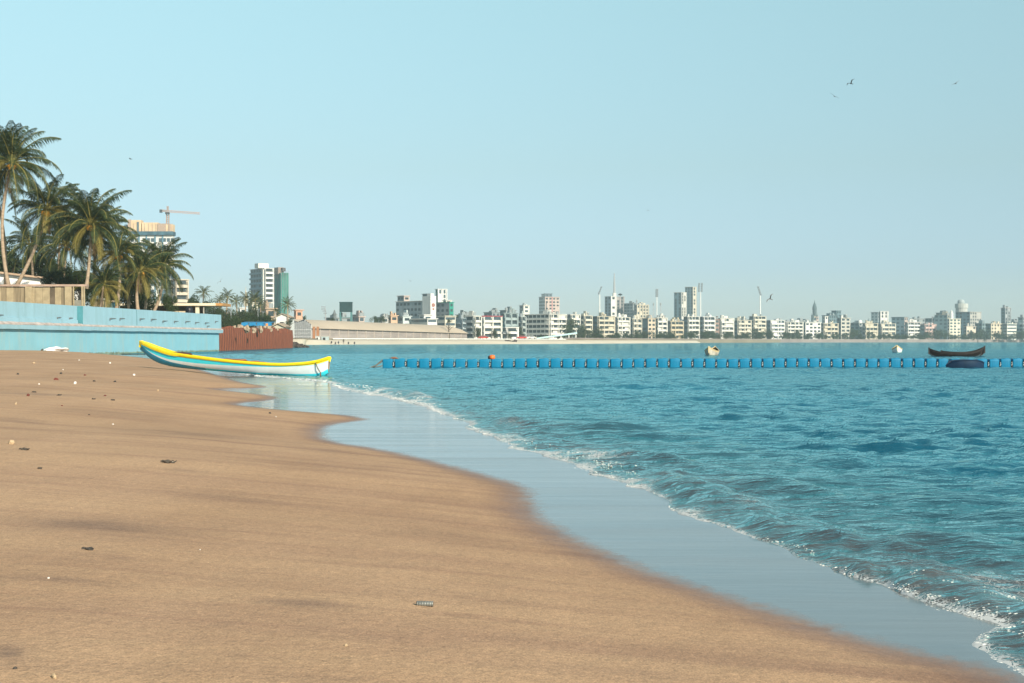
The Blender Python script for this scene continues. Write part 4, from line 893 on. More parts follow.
def palm(cpx, cpy, rad_px, bpx, bpy, D, label, seed, nf=30, yellow=.15, nuts=6, far=False, mid=None, base=None, dead=2, group=None, rt=.16):
    rg = random.Random(seed); C_ = Vector((X(cpx, D), D, Z(cpy, D))); bz = Z(bpy, D) if base is None else base; B_ = Vector((X(bpx, D), D+rg.uniform(-1, 1), bz))
    r = tag(empty('palm_tree', B_), label, 'tree', group); s = rad_px*D/F/3.75
    top = C_-B_; mid = mid or (.5, rg.uniform(-.3, .3)); b = MB(); pts = []
    for i in range(11):
        t = i/10; p = top*t; p.x += mid[1]*math.sin(math.pi*t); p.z += 0; pts.append(p)
    b.tube(pts, [rt*(1.5 if i == 0 else 1.08-.42*i/10)*(1+.05*(i % 2)) for i in range(11)], 8 if not far else 5); b.build('trunk', BARK, r, True)
    els = []
    nf = int(nf*1.08)
    for i in range(nf):
        u = (i+.5)/nf; els.append(EL[min(7, int(8*u**.95))])
    ga = rg.random()*6
    for i, e in enumerate(els):
        az = ga+i*2.39996+rg.uniform(-.2, .2); y_ = (e <= 20 and rg.random() < yellow)
        me = FR_FAR[e] if far else (FRY[e] if y_ else FR[e])[rg.randrange(2)]
        link('frond', me, r, top+Vector((0, 0, rg.uniform(-.1, .15))), (rg.uniform(-.12, .12), 0, az), s*rg.uniform(.85, 1.12))
    for i in range(0 if far else dead): link('frond', FRB[i % 3], r, top-Vector((0, 0, .15)), (0, 0, rg.random()*6.28), s*.8)
    for i in range(0 if far else nuts):
        a = rg.uniform(-2.6, 1.0); link('coconut', NUT, r, top+Vector((.32*math.cos(a), .32*math.sin(a), -.25-.3*rg.random())), (rg.random(), rg.random(), 0), rg.uniform(.9, 1.35))
    return r
palm(12, 163, 43, 12, 290, 126, 'tallest coconut palm at the left with a thin curved pink brown trunk', 1, 36, .15, 8, mid=(.5, -.75), dead=3)
palm(-9, 172, 42, 2, 292, 134, 'coconut palm cut off by the left edge behind the tallest palm', 2, 34, .1, 4, mid=(.5, .5))
palm(46, 210, 35, 17, 289, 128, 'coconut palm with a leaning trunk and orange coconuts, second from the left', 3, 34, .25, 14, mid=(.5, .35), dead=4)
palm(91, 224, 42, 88, 289, 126, 'dense coconut palm in the middle of the grove with orange coconuts', 4, 38, .2, 12, mid=(.5, .1), dead=4, rt=.15)
palm(99, 236, 37, 94, 290, 133, 'coconut palm with a thin trunk just behind the dense middle palm', 5, 32, .3, 4, mid=(.5, -.2), dead=2)
palm(119, 254, 27, 114, 312, 131, 'coconut palm with yellowing fronds right of the dense middle palm', 6, 36, .5, 5, dead=4)
palm(140, 271, 30, 139, 312, 137, 'lower coconut palm with yellow green drooping fronds beside the flat roofed canopy', 7, 34, .5, 3, dead=4)
palm(162, 267, 29, 152, 318, 147, 'rightmost coconut palm of the near grove, its dark crown against the sky', 8, 38, .2, 3, mid=(.5, .5), dead=2)
palm(104, 285, 27, 101, 318, 128, 'short young palm with hanging yellow brown fronds behind the blue wall', 9, 28, .6, 2, dead=5, rt=.13)
palm(128, 284, 24, 129, 318, 140, 'short palm crowded between the yellowing palms behind the blue wall', 10, 28, .4, 2, dead=4)
palm(66, 245, 33, 62, 300, 150, 'dark shaded palm at the back of the grove, left of the dense middle palm', 11, 32, .05, 2, dead=2)
palm(30, 245, 28, 34, 300, 158, 'dark palm at the back of the grove between the two left trunks', 12, 30, .05, 0, dead=2)
palm(60, 222, 26, 57, 300, 165, 'distant palm crown peeping out between the leaning palm and the dense middle palm', 13, 28, .05, 0, dead=2)
palm(147, 272, 22, 146, 318, 155, 'distant palm crown below the building under construction', 14, 28, .1, 0)
for i, (cx, top, wp, D, bot, lab) in enumerate([(10, 236, 46, 172, 285, 'dark broadleaf tree behind the white building at the left edge'), (40, 240, 40, 176, 290, 'dark broadleaf tree behind the leaning palm trunk'), (64, 250, 36, 160, 300, 'dark leafy tree behind the roof end of the wooden shed'),
     (82, 262, 34, 145, 300, 'green bushy tree right beside the end of the wooden shed'), (112, 268, 36, 152, 310, 'dark leafy tree behind the yellowing palms'), (140, 280, 34, 158, 312, 'dark leafy tree above the left end of the canopy'), (58, 262, 26, 138, 290, 'light green shrub like tree in front of the small white house'), (168, 292, 16, 160, 312, 'small bushy tree behind the black water tank canopy')]):
    tree(cx, top-3, wp*1.35, D, lab, 2.0, True, i, pybot=bot)

# ------------------------------------------------------------ buildings behind the wall
def shed():
    D = 119.; x1 = X(87.5, D); x0 = X(-40, D); r = tag(empty('wooden_shed', (x1, D, 2)), 'long low shed of worn grey brown boards right behind the blue wall', 'shed')
    bd = mat('weathered_board', (.22, .175, .115), .9, .3, 1.2, stretch=(4, 4, .4)); lt = mat('pale_board', (.33, .265, .17), .85, .2, 2); rf = mat('roof_edge', (.35, .25, .20), .8, .2, 2)
    zt = Z(286.8, D)-2; rg = random.Random(2); x = x0-x1; lim = X(72, D)-x1
    bdk = mat('dark_board', (.115, .09, .065), .9, .3, 1.2)
    while x < lim:
        w_ = rg.choice((.28, .42, .55, .62)); b = MB(); b.box(x, x+w_-.02, rg.uniform(-.03, .03), .09, 0, zt-rg.choice((0, 0, .0, .45))*0); b.build('board', rg.choice((bd, bd, lt, bdk)), r); x += w_
    for px in (29, 68.5):
        b = MB(); X_ = X(px, D)-x1; b.box(X_-.28, X_+.28, -.14, -.05, 0, zt+.02); b.build('post', lt, r)
    b = MB(); b.box(x0-x1, .02, -.16, .3, zt+.03, zt+.20); b.build('roof', rf, r)
    b = MB(); b.box(x0-x1, -3.2, 3.2, 3.3, 0, zt+.02); b.build('rear_wall', bdk, r)
    for px, w_ in ((83.3, .07), (85.2, .05), (74.5, .04)):
        b = MB(); X_ = X(px, D)-x1; b.bar((X_, -.1, 0), (X_-.05, -.1, zt+.03), w_*2); b.build('post', lt, r)
    b = MB(); b.box(X(74.5, D)-x1, X(83, D)-x1, -.07, -.03, 0, zt*.7); b.build('wire_panel', mat('wire_panel', (.20, .19, .16), .8), r)
shed()
for i, (px, cy, D, lab) in enumerate([(-45, 178, 130, 'tall coconut palm well beyond the left edge of the view'), (-85, 200, 140, 'coconut palm second beyond the left edge of the view'), (-130, 190, 128, 'coconut palm farthest beyond the left edge of the view')]): palm(px, cy, 38, px+8, 290, D, lab, 30+i, 30, .2, 6)
for i, (px, D, lab) in enumerate([(-40, 165, 'dark broadleaf tree just beyond the left edge of the view'), (-95, 170, 'dark broadleaf tree farther beyond the left edge of the view')]): tree(px, 240, 60, D, lab, 2.0, True, i, pybot=288)
def gable_white():
    D = 143.; r = tag(empty('white_building', (X(-40, D), D, 2)), 'low white building with a thin tan roof edge behind the wooden shed', 'building')
    xs = X(45, D)-X(-40, D); b = MB(); zl, zr = Z(268.5, D)-2, Z(279, D)-2
    b.add([(0, 0, 0), (xs, 0, 0), (xs, 0, zr), (0, 0, zl), (0, 12, 0), (xs, 12, 0), (xs, 12, zr), (0, 12, zl)], [(0, 1, 2, 3), (1, 5, 6, 2), (5, 4, 7, 6), (4, 0, 3, 7)]); b.build('wall', mat('bright_white_wall', (.80, .80, .80), .7, .04, .5), r)
    b = MB(); b.add([(-.2, -.5, zl+.02), (xs+.3, -.5, zr-.02), (xs+.3, 12.3, zr-.02), (-.2, 12.3, zl+.02), (-.2, -.5, zl+.2), (xs+.3, -.5, zr+.16), (xs+.3, 12.3, zr+.16), (-.2, 12.3, zl+.2)], [(3, 2, 1, 0), (4, 5, 6, 7), (0, 1, 5, 4), (1, 2, 6, 5), (2, 3, 7, 6), (3, 0, 4, 7)]); b.build('roof', mat('tan_roof', (.45, .33, .24), .8), r)
gable_white()
def canopy():
    D = 168.; xa, xb = X(112, D), X(222.5, D); r = tag(empty('canopy_building', (xa, D, 2)), 'flat cream canopy roof with an orange right tip, behind the blue wall', 'building')
    z = Z(305.6, D)-2; L = xb-xa; b = MB(); b.box(0, L-.8, 0, 5, z, z+.28); b.build('roof', CREAM, r); b = MB(); b.box(L-.797, L, -.02, 5.02, z-.02, z+.30); b.build('roof_tip', mat('orange_paint', (.42, .22, .08), .6), r)
    b = MB(); b.box(0, L*.78, 3.4, 3.6, 0, z-.01); b.build('rear_wall', mat('brown_wall', (.13, .10, .085), .9, .2, .6), r)
    b = MB(); b.box(X(150, D)-xa, X(185, D)-xa, .3, .5, 0, Z(311.0, D)-2); b.build('parapet', mat('canopy_parapet', (.50, .40, .28), .8), r)
    for px, w_ in ((134, .45), (196.5, .4), (150.5, .16), (203, .12)):
        X_ = X(px, D)-xa; b = MB(); b.box(X_-w_/2, X_+w_/2, .35, .35+w_, 0, z-.01); b.build('post', CREAM if w_ > .2 else CONC, r)
    for px, py in ((191, 306),):
        D2 = 160; t = tag(empty('water_tank', (X(189.2, D2), D2, 2)), 'black cylindrical water tank standing under the cream canopy edge', 'water tank')
        b = MB(); h = Z(306.4, D2)-2; b.lathe(0, 0, [(0, 0), (.42, 0), (.42, h*.86), (.36, h*.93), (.14, h), (0, h)], 18); b.build('body', mat('tank_black', (.012, .013, .02), .45), t); b = MB()
        for k in range(5): b.tube([(.43*math.cos(a), .43*math.sin(a), h*(.12+.17*k)) for a in [j*.4 for j in range(17)]], .015, 5)
        b.build('ring', mat('tank_ring', (.02, .022, .035), .45), t)
canopy()
# lit and dark clutter below the palms
def hut(px0, px1, top, D, col, rc, lab):
    r = tag(empty('hut', (X(px0, D), D, 2)), lab, 'hut'); w_ = X(px1, D)-X(px0, D); h = Z(top, D)-2; b = MB(); b.box(0, w_, 0, 2.5, 0, h-.14); b.build('wall', mat('hut_'+lab[:6], col, .8), r); b = MB(); b.box(-.15, w_+.15, -.25, 2.7, h-.137, h); b.build('roof', mat('hutr_'+lab[:6], rc, .8), r)
    b = MB(); b.box(w_*.3, w_*.6, -.04, .02, 0, (h-.14)*.7); b.build('door', DARK, r)
hut(91, 99, 298, 133, (.60, .45, .25), (.70, .62, .48), 'cream roofed hut just right of the wooden shed end'); hut(102, 112, 300.5, 136, (.03, .20, .32), (.60, .50, .36), 'blue walled hut with a tan roof under the yellowing palms')
# ------------------------------------------------------------ city buildings
def paint(c, k=[0]): 
    key = 'facade_%d_%d_%d' % tuple(int(v*100) for v in c); return mat(key, tuple(v*.76 for v in c), .8, .16, .28, stretch=(1, 1, .35))
W1 = (.74, .73, .68); W2 = (.68, .64, .54); CR = (.62, .57, .46); GY = (.30, .34, .36); BG = (.22, .29, .34); PK = (.56, .46, .42); YE = (.60, .52, .38); TN = (.45, .36, .27); WH = (.80, .80, .78); GRN = (.02, .24, .18)
DESC = []
def bld(px0, c, px1, top, D, col, style, label, base=2.0, th=35, left=None, fl=3.3, roof=True, cat='building', depth=None, nm='apartment_building', winm=None, roofc=None):
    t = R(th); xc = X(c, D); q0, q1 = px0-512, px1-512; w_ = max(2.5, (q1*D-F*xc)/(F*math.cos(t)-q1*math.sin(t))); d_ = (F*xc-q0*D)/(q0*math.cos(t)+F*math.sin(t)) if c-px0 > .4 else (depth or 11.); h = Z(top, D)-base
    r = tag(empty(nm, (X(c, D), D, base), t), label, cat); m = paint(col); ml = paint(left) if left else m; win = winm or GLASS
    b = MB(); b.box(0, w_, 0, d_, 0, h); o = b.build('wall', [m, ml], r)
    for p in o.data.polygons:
        if p.normal.x < -.5: p.material_index = 1  # left colour: often darker and bluish, the side's shade painted in
    n = max(1, int(round(h/fl))); fh = h/n; rg = random.Random(int(px0*7+top*3))
    nx = max(1, min(12, int(w_/3.4))); ny = max(1, min(12, int(d_/3.6)))
    while n*(nx+ny) > 96:
        if nx >= ny and nx > 1: nx -= 1
        elif ny > 1: ny -= 1
        else: break
    winB = mat('window_glass_dark', (.025, .04, .05), .3); win = winm or (GLASS, winB, winB)[rg.randrange(3)]
    if style in ('balc', 'grid', 'strip'):
        gx = w_/nx; gy = d_/ny; ww, wh_ = (.86, .56) if style == 'balc' else ((.62, .52) if style == 'grid' else (.5, .8)); ww *= rg.uniform(.8, 1.08); wh_ *= rg.uniform(.85, 1.15)
        a = MB(); a.box(-gx*ww/2, gx*ww/2, -.06, .02, 0, fh*wh_); wx = a.mesh('window', win); a = MB(); a.box(-.06, .02, -gy*ww/2, gy*ww/2, 0, fh*wh_); wy = a.mesh('window', win)
        for k in range(n):
            z = k*fh+fh*(.40 if style == 'balc' else .28)
            if style == 'strip': z = k*fh+fh*.1
            for i in range(nx):
                if rg.random() < .16: continue
                link('window', wx, r, (gx*(i+.5), 0, z))
            for i in range(ny):
                if rg.random() < .10: continue
                link('window', wy, r, (0, gy*(i+.5), z))
    if style == 'balc':
        bx = MB(); bx.box(w_*.03, w_*.97, -1.15, -.003, -.16, .0); bx.box(w_*.03, w_*.97, -1.15, -1.03, .0, fh*.30); bx.box(w_*.03, w_*.03+.12, -1.03, -.003, .0, fh*.30); bx.box(w_*.97-.12, w_*.97, -1.03, -.003, 0, fh*.30); bx = bx.mesh('balcony', m)
        by = MB(); by.box(-1.15, -.003, d_*.03, d_*.97, -.16, 0); by.box(-1.15, -1.03, d_*.03, d_*.97, 0, fh*.30); by = by.mesh('balcony', ml)
        for k in range(1, n): link('balcony', bx, r, (0, 0, k*fh+.02)); link('balcony', by, r, (0, 0, k*fh+.02))
        for i in (0, nx//2, nx): b = MB(); xx = w_*(.04+.92*i/nx); b.box(xx-.25, xx+.25, -1.32, -1.154, 0, h-.1); b.build('pillar', m, r)
    if style == 'strip':
        for i in range(nx+1): b = MB(); xx = w_*i/nx; b.box(xx-.35, xx+.35, -.6, -.003, 0, h+.2); b.build('pillar', m, r)
    if style == 'band':
        for k in range(n):
            b = MB(); z = k*fh+fh*.42; b.box(.4, w_-.4, -.06, .02, z, z+fh*.42); b.build('window', win, r); b = MB(); b.box(-.06, .02, .4, d_-.4, z, z+fh*.42); b.build('window', win, r)
    b = MB(); b.box(-.5, w_+.5, -.5, d_+.5, h+.003, h+.35); b.build('cornice', paint(roofc) if roofc else m, r)
    if roof:
        for k in range(rg.randint(2, 5)):
            s = rg.uniform(.06, .22)*w_; xx = rg.uniform(.05, .7)*w_; b = MB(); hh = rg.uniform(.8, 3.0); b.box(xx, xx+s, d_*.2, d_*.2+min(d_*.5, 4), h+.353, h+.35+hh); b.build('stair_house', m, r)
        for _k in range(rg.randint(0, 3)): b = MB(); xx = rg.uniform(.1, .9)*w_; b.cyl(xx, 1.5, h+.353, h+2, .9, 10); b.build('roof_tank', paint(GY), r)
    return r
def part(r, name, m, x0, x1, y0, y1, z0, z1): b = MB(); b.box(x0, x1, y0, y1, z0, z1); return b.build(name, m, r)

# near left: tower under construction + crane
D = 600.
def construction():
    r = tag(empty('unfinished_tower', (X(128, D), D, 2)), 'beige highrise under construction behind the palms, with blue safety band and white window grid', 'building')
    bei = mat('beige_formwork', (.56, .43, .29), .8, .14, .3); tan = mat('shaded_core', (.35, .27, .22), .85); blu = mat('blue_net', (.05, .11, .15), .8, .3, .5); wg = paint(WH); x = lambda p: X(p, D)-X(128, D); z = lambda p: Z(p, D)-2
    t = R(12)
    for a, c, tp in ((128, 141.5, 220), (141.5, 158.5, 222.5), (158.5, 173.2, 224.3)):
        part(r, 'upper_wall', bei, x(a)+.2, x(c)-.2, 0, 4, z(231.5), z(tp))
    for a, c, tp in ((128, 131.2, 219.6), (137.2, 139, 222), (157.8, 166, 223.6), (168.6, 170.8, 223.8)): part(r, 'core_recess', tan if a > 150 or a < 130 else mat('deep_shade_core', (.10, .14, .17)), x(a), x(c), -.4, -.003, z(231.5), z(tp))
    for p in (133.5, 144.5, 148.5, 152.3, 156, 172): part(r, 'joint', tan, x(p)-.12, x(p)+.12, -.12, -.003, z(231.3), z(223.5))
    part(r, 'safety_band', blu, x(128), x(173.4), -1.4, 4.2, z(235.2), z(231.55)); 
    part(r, 'lower_wall', wg, x(128)+.3, x(173)-.3, -.3, 4, 0, z(235.3)-.02); part(r, 'safety_band', blu, x(128), x(150), -.9, -.32, z(245.3), z(243.5))
    fh = 3.1; a = MB(); a.box(0, 1.35, -.36, -.29, 0, 1.6); wm_ = a.mesh('window', mat('dark_opening', (.06, .10, .13), .5)); n = 0
    for k in range(13):
        for p in range(131, 172, 4):
            if n >= 98 or p in (139, 155): continue
            if k > 8 and p < 150: continue
            link('window', wm_, r, (x(p), 0, z(236.5)-2.3-k*fh)); n += 1
    for p in (129.5, 139.5, 146.8, 155.5, 163): part(r, 'pier', mat('pier_blue', (.10, .20, .27)), x(p)-.25, x(p)+.25, -.75, -.303, 0, z(235.4))
    c = tag(empty('tower_crane', (X(166, D)+.0, D+3, Z(224.3, D+3))), 'red and white tower crane standing on top of the beige highrise', 'crane'); pk = mat('crane_red', (.33, .25, .22), .6); b = MB(); D3 = D+3; zz = lambda p: (224.3-p)/F*D3
    def lattice(b, a0, a1, w_, n):
        a0 = Vector(a0); a1 = Vector(a1); d = (a1-a0).normalized(); u = d.cross(Vector((0, 1, 0))).normalized(); v = d.cross(u)
        cs = [u*w_/2+v*w_/2, u*w_/2-v*w_/2, -u*w_/2-v*w_/2, -u*w_/2+v*w_/2]
        for k in cs: b.bar(a0+k, a1+k, .22)
        for i in range(n):
            for j in range(4): b.bar(a0.lerp(a1, i/n)+cs[j], a0.lerp(a1, (i+1)/n)+cs[(j+1) % 4], .13)
    lattice(b, (0, 0, -.1), (0, 0, zz(212)), .95, 6); b.build('mast', pk, c)
    b = MB(); lattice(b, (0, 0, zz(211.2)), (X(198, D3)-X(166, D3), 0, zz(213.4)), .65, 14); b.build('jib', mat('crane_pale_red', (.42, .33, .32), .6), c)
    b = MB(); lattice(b, (0, 0, zz(211.2)), (X(158.8, D3)-X(166, D3), 0, zz(210.4)), .65, 4); b.build('counter_jib', pk, c)
    b = MB(); b.box(X(158, D3)-X(166, D3), X(160.4, D3)-X(166, D3), -.5, .5, zz(212.2)-.2, zz(209.6)); b.build('counterweight', mat('crane_dark', (.05, .07, .09)), c)
    b = MB(); lattice(b, (0, 0, zz(211)), (0, 0, zz(206.2)), .5, 3); b.build('tower_head', pk, c)
    b = MB(); b.box(-.8, .8, -1.2, .2, zz(214.2), zz(212.4)); b.build('cab', mat('crane_dark', (.05, .07, .09)), c)
construction()
bld(166, 175, 188, 280, 560, (.62, .55, .45), 'balc', 'cream apartment block half hidden behind the rightmost near palm', th=25, fl=2.9, roof=False)
bld(30, 36, 44, 266, 260, WH, 'grid', 'small white house with a shaded front among the dark trees at the left', th=20, fl=3, roof=False, nm='house')
# twin towers
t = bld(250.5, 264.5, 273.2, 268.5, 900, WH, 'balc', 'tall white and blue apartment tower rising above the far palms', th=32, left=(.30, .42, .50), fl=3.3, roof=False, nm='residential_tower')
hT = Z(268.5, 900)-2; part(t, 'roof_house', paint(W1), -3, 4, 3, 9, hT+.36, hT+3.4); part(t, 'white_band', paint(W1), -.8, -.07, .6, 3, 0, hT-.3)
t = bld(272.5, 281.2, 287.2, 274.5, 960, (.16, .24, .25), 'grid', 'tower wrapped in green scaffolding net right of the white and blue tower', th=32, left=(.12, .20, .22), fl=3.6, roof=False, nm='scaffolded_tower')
hT = Z(274.5, 960)-2; gn = mat('green_net', (.03, .18, .15), .8, .35, .15)
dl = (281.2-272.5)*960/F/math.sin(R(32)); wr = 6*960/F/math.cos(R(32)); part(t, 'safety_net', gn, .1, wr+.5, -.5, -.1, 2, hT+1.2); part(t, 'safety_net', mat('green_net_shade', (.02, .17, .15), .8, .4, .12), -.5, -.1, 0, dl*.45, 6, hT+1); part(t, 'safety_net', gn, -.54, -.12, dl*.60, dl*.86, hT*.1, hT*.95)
part(t, 'unfinished_roof', paint((.33, .26, .22)), -1, 3, 3, 10, hT+.4, hT+5); part(t, 'unfinished_roof', paint((.12, .12, .13)), 1, 3.2, -.1, 2.6, hT+2.2, hT+4.6)
for i in range(4): b = MB(); b.bar((wr*i/3, -.7, 0), (wr*i/3, -.7, hT+2.6), .18); b.build('scaffold_pole', STEEL, t)

# small houses and clutter between wall and towers
bld(248, 252, 258, 303, 640, W2, 'grid', 'pale house with a pointed spire among the palms left of the tall tower', th=30, roof=False, nm='house')
bld(238.5, 240, 244, 308.5, 560, WH, 'grid', 'small white house low among the trees left of the pale spired house', th=30, roof=False, nm='house')
s = MB(); D = 700.; s.lathe(0, 0, [(1.2, 0), (1.2, 3), (.7, 4.5), (.5, 6), (.15, 8), (0, 10)], 8); tag(s.build('spire', paint(CR), None, False, (X(245.8, D), D, Z(306, D))), 'thin cream temple spire rising between the far palms', 'spire')
bld(261, 266, 276, 309, 470, (.45, .33, .25), 'grid', 'tan brown low house in front of the tall white and blue tower', th=30, fl=3, nm='house')
bld(294, 296, 301.2, 310.5, 520, (.60, .36, .26), 'grid', 'small pinkish block beyond the left end of the long arched hall', th=28, fl=2.5, roof=False, nm='house')
def gable(px0, px1, top, eave, D, lab, col):
    r = tag(empty('gabled_shed', (X(px0, D), D, 2)), lab, 'shed'); w_ = (px1-px0)*D/F; h = Z(top, D)-2; e = Z(eave, D)-2; b = MB(); b.add([(0, 0, 0), (w_, 0, 0), (w_, 0, e), (w_/2, 0, h), (0, 0, e), (0, 8, 0), (w_, 8, 0), (w_, 8, e), (w_/2, 8, h), (0, 8, e)], [(0, 1, 2, 3, 4), (1, 6, 7, 2), (5, 0, 4, 9), (9, 8, 7, 6, 5)]); b.build('wall', paint(col), r)
    b = MB(); b.add([(-.4, -.4, e), (w_/2, -.4, h+.15), (w_/2, 8.4, h+.15), (-.4, 8.4, e), (w_+.4, -.4, e), (w_+.4, 8.4, e), (-.4, -.4, e+.2), (w_/2, -.4, h+.35), (w_/2, 8.4, h+.35), (-.4, 8.4, e+.2), (w_+.4, -.4, e+.2), (w_+.4, 8.4, e+.2)], [(0, 1, 2, 3), (1, 4, 5, 2), (9, 8, 7, 6), (8, 11, 10, 7), (0, 6, 7, 1), (1, 7, 10, 4)]); b.build('roof', paint(TN), r)
    part(r, 'door', DARK, w_*.35, w_*.6, -.05, .02, 0, e*.8)
gable(274.5, 290, 314.5, 318, 420, 'white gabled shed left of the long arched hall', WH); gable(272, 284, 324.5, 327.5, 300, 'small cream gabled hut just behind the rusty sheet piles', CR)
# blue tarpaulin stall
D = 246.; r = tag(empty('market_stall', (X(241, D), D, 2)), 'stall under a bright blue tarpaulin behind the rusty sheet piles', 'stall'); w_ = 31*D/F; z0 = Z(325.2, D)-2; z1 = Z(322.6, D)-2
b = MB(); vs = []
for i in range(13):
    x = w_*i/12; sag = -.12*abs(math.sin(i*1.3)); vs += [(x, 0, z0+sag), (x, .2, z1+sag*.6), (x, 4, z1+.2)]
b.add(vs, [(3*i+j, 3*i+3+j, 3*i+4+j, 3*i+1+j) for i in range(12) for j in range(2)]); b.build('tarpaulin', mat('tarp_blue', (.01, .17, .36), .5, .2, 1), r)
for i in range(5): b = MB(); b.bar((w_*i/4, .1, 0), (w_*i/4, .1, z1), .09); b.build('post', BARKD, r)
part(r, 'banner', mat('banner_orange', (.70, .25, .05), .6), w_*.80, w_*.87, -.06, -.01, z0-.1, z1-.15); part(r, 'counter', mat('stall_wood', (.40, .32, .22)), .3, w_-.3, 1, 1.8, 0, 1.0)
D = 290.; l = tag(empty('lamp_post', (X(231, D), D, 2)), 'grey lamp post standing in front of the trees right of the blue wall end', 'lamp post'); h = Z(304.5, D)-2; b = MB(); b.tube([(0, 0, 0), (0, 0, h)], [.10, .06], 8); b.build('pole', STEEL, l); b = MB(); b.bar((0, 0, h), (-.9, 0, h+.1), .07); b.box(-1.2, -.7, -.12, .12, h+.05, h+.16); b.build('lamp', STEEL, l)
for px, tp, bt in ((258, 309, 322), (263, 312, 325), (275.5, 312, 322)):
    D = 330.; l = tag(empty('pole', (X(px, D), D, 2)), {258: 'thin grey pole right of the small white house', 263: 'thin grey pole in front of the tan brown house', 275.5: 'thin grey pole left of the white gabled shed'}[px], 'pole'); h = Z(tp, D)-2; b = MB(); b.tube([(0, 0, 0), (0, 0, h)], [.09, .05], 8); b.build('shaft', STEEL, l); b = MB(); b.bar((-.4, 0, h), (.4, 0, h), .06); b.build('crossarm', STEEL, l)

# long arched hall
def hall():
    A = Vector((X(310, 500), 500, 1.9)); B = Vector((X(467, 640), 640, 1.9)); d = (B-A); L = d.length; rz = math.atan2(d.y, d.x)
    r = tag(empty('long_hall', A, rz), 'very long low hall with a sand coloured curved roof behind the far beach', 'hall'); W_ = 26.; roof = mat('hall_roof', (.47, .39, .30), .8, .08, .06); wl = mat('hall_wall', (.30, .27, .26), .85, .2, .25, stretch=(.3, 1, 2)); n = 24; arc = []
    def e(t): return (Z(328.3, 500)-1.9)*(1-t)+(Z(333.5, 640)-1.9)*t
    def k(t): return (Z(318.8, 515)-1.9)*(1-t)+(Z(325.6, 655)-1.9)*t
    b = MB(); vs = []; m = 9
    for i in range(n+1):
        t = i/n
        for j in range(m):
            u = j/(m-1); vs.append((L*t, -.8+(W_+1.6)*u, e(t)+(k(t)-e(t))*math.sin(math.pi*u)**.8))
    b.add(vs, [(i*m+j, (i+1)*m+j, (i+1)*m+j+1, i*m+j+1) for i in range(n) for j in range(m-1)]); b.build('roof', roof, r, True)
    b = MB(); b.add([(0, 0, 0), (L, 0, 0), (L, 0, e(1)), (0, 0, e(0)), (0, .3, 0), (L, .3, 0), (L, .3, e(1)), (0, .3, e(0))], [(0, 1, 2, 3), (7, 6, 5, 4), (1, 5, 6, 2)]); b.build('front_wall', wl, r)
    for x0_, nm_, mm in ((0.02, 'end_wall', mat('end_wall_shade', (.16, .18, .21), .8, .2, .3)), (L-.02, 'end_wall', wl)):  # grey-blue shade of the left end is put into its wall colour
        t = x0_/L; b = MB(); vs = [(x0_, 0, 0), (x0_, W_, 0)]+[(x0_, W_*(1-j/8), e(t)+(k(t)-e(t))*math.sin(math.pi*(j/8))**.8-.02) for j in range(9)]; b.add(vs, [tuple(range(11))]); b.build(nm_, mm, r)
    for i in range(1, 20): part(r, 'pilaster', mat('pilaster', (.38, .34, .31)), L*i/20-.25, L*i/20+.25, -.25, -.003, 0, e(i/20)-.05)
    b = MB(); b.box(0, L, -.12, -.003, 2.2, 2.35); b.build('string_course', mat('pilaster', (.38, .34, .31)), r)
hall()
def railing_block():
    D = 478.; r = tag(empty('steel_cage', (X(283, D), D, 1.6)), 'tall grey steel frame of upright bars at the left end of the long arched hall', 'frame'); w_ = X(309, D)-X(281, D); st_ = mat('cage_steel', (.52, .54, .56), .6); tops = lambda u: (Z(325.5, D)-1.6)*(1-u)+(Z(319.2, D)-1.6)*u if u < .75 else (Z(319.2, D)-1.6)-(u-.75)*4*1.8
    b = MB(); b.add([(0, 1, 0), (w_, 1, 0)]+[(w_*u, 1, tops(u)) for u in (1, .9, .75, .4, 0)], [tuple(range(7))]); b.build('screen', mat('cage_screen', (.02, .025, .035), .8, .3, .4), r)
    for i in range(15): u = i/14; b = MB(); b.bar((w_*u, 0, 0), (w_*u, 0, tops(u)), .24); b.build('upright', st_, r)
    for z in (1.0, 2.2, 3.4): b = MB(); b.bar((0, -.1, z), (w_, -.1, z), .10); b.build('rail', st_, r)
railing_block()
for i, px in enumerate((314, 317.8)):
    D = 484.; c = tag(empty('column', (X(px, D), D, 1.6)), ('rust brown column at the front of the long hall, left one of the pair', 'rust brown column at the front of the long hall, right one of the pair')[i], 'column'); h = Z(326.6, D)-1.6; part(c, 'shaft', mat('rust_column', (.34, .16, .08), .8), -.42, .42, -.3, .3, .3, h-.2); part(c, 'base', CONC, -.4, .4, -.4, .4, -.6, .297); part(c, 'cap', mat('rust_column', (.34, .16, .08)), -.34, .34, -.34, .34, h-.197, h)
for px0, px1, tp, D, col, lab in ((315.5, 320, 336, 468, WH, 'small white kiosk on the far beach beneath the rust brown columns'), (321.5, 328.5, 336, 468, (.45, .55, .58), 'small grey blue kiosk beside the white one on the far beach')):
    k = tag(empty('beach_kiosk', (X(px0, D), D, 1.0)), lab, 'kiosk'); w_ = (px1-px0)*D/F; h = Z(tp, D)-1.0; part(k, 'wall', paint(col), 0, w_, 0, 1.4, -.3, h-.15); part(k, 'roof', paint(W1), -.1, w_+.1, -.2, 1.6, h-.147, h); part(k, 'opening', DARK, w_*.2, w_*.55, -.04, .02, .3, h*.7)
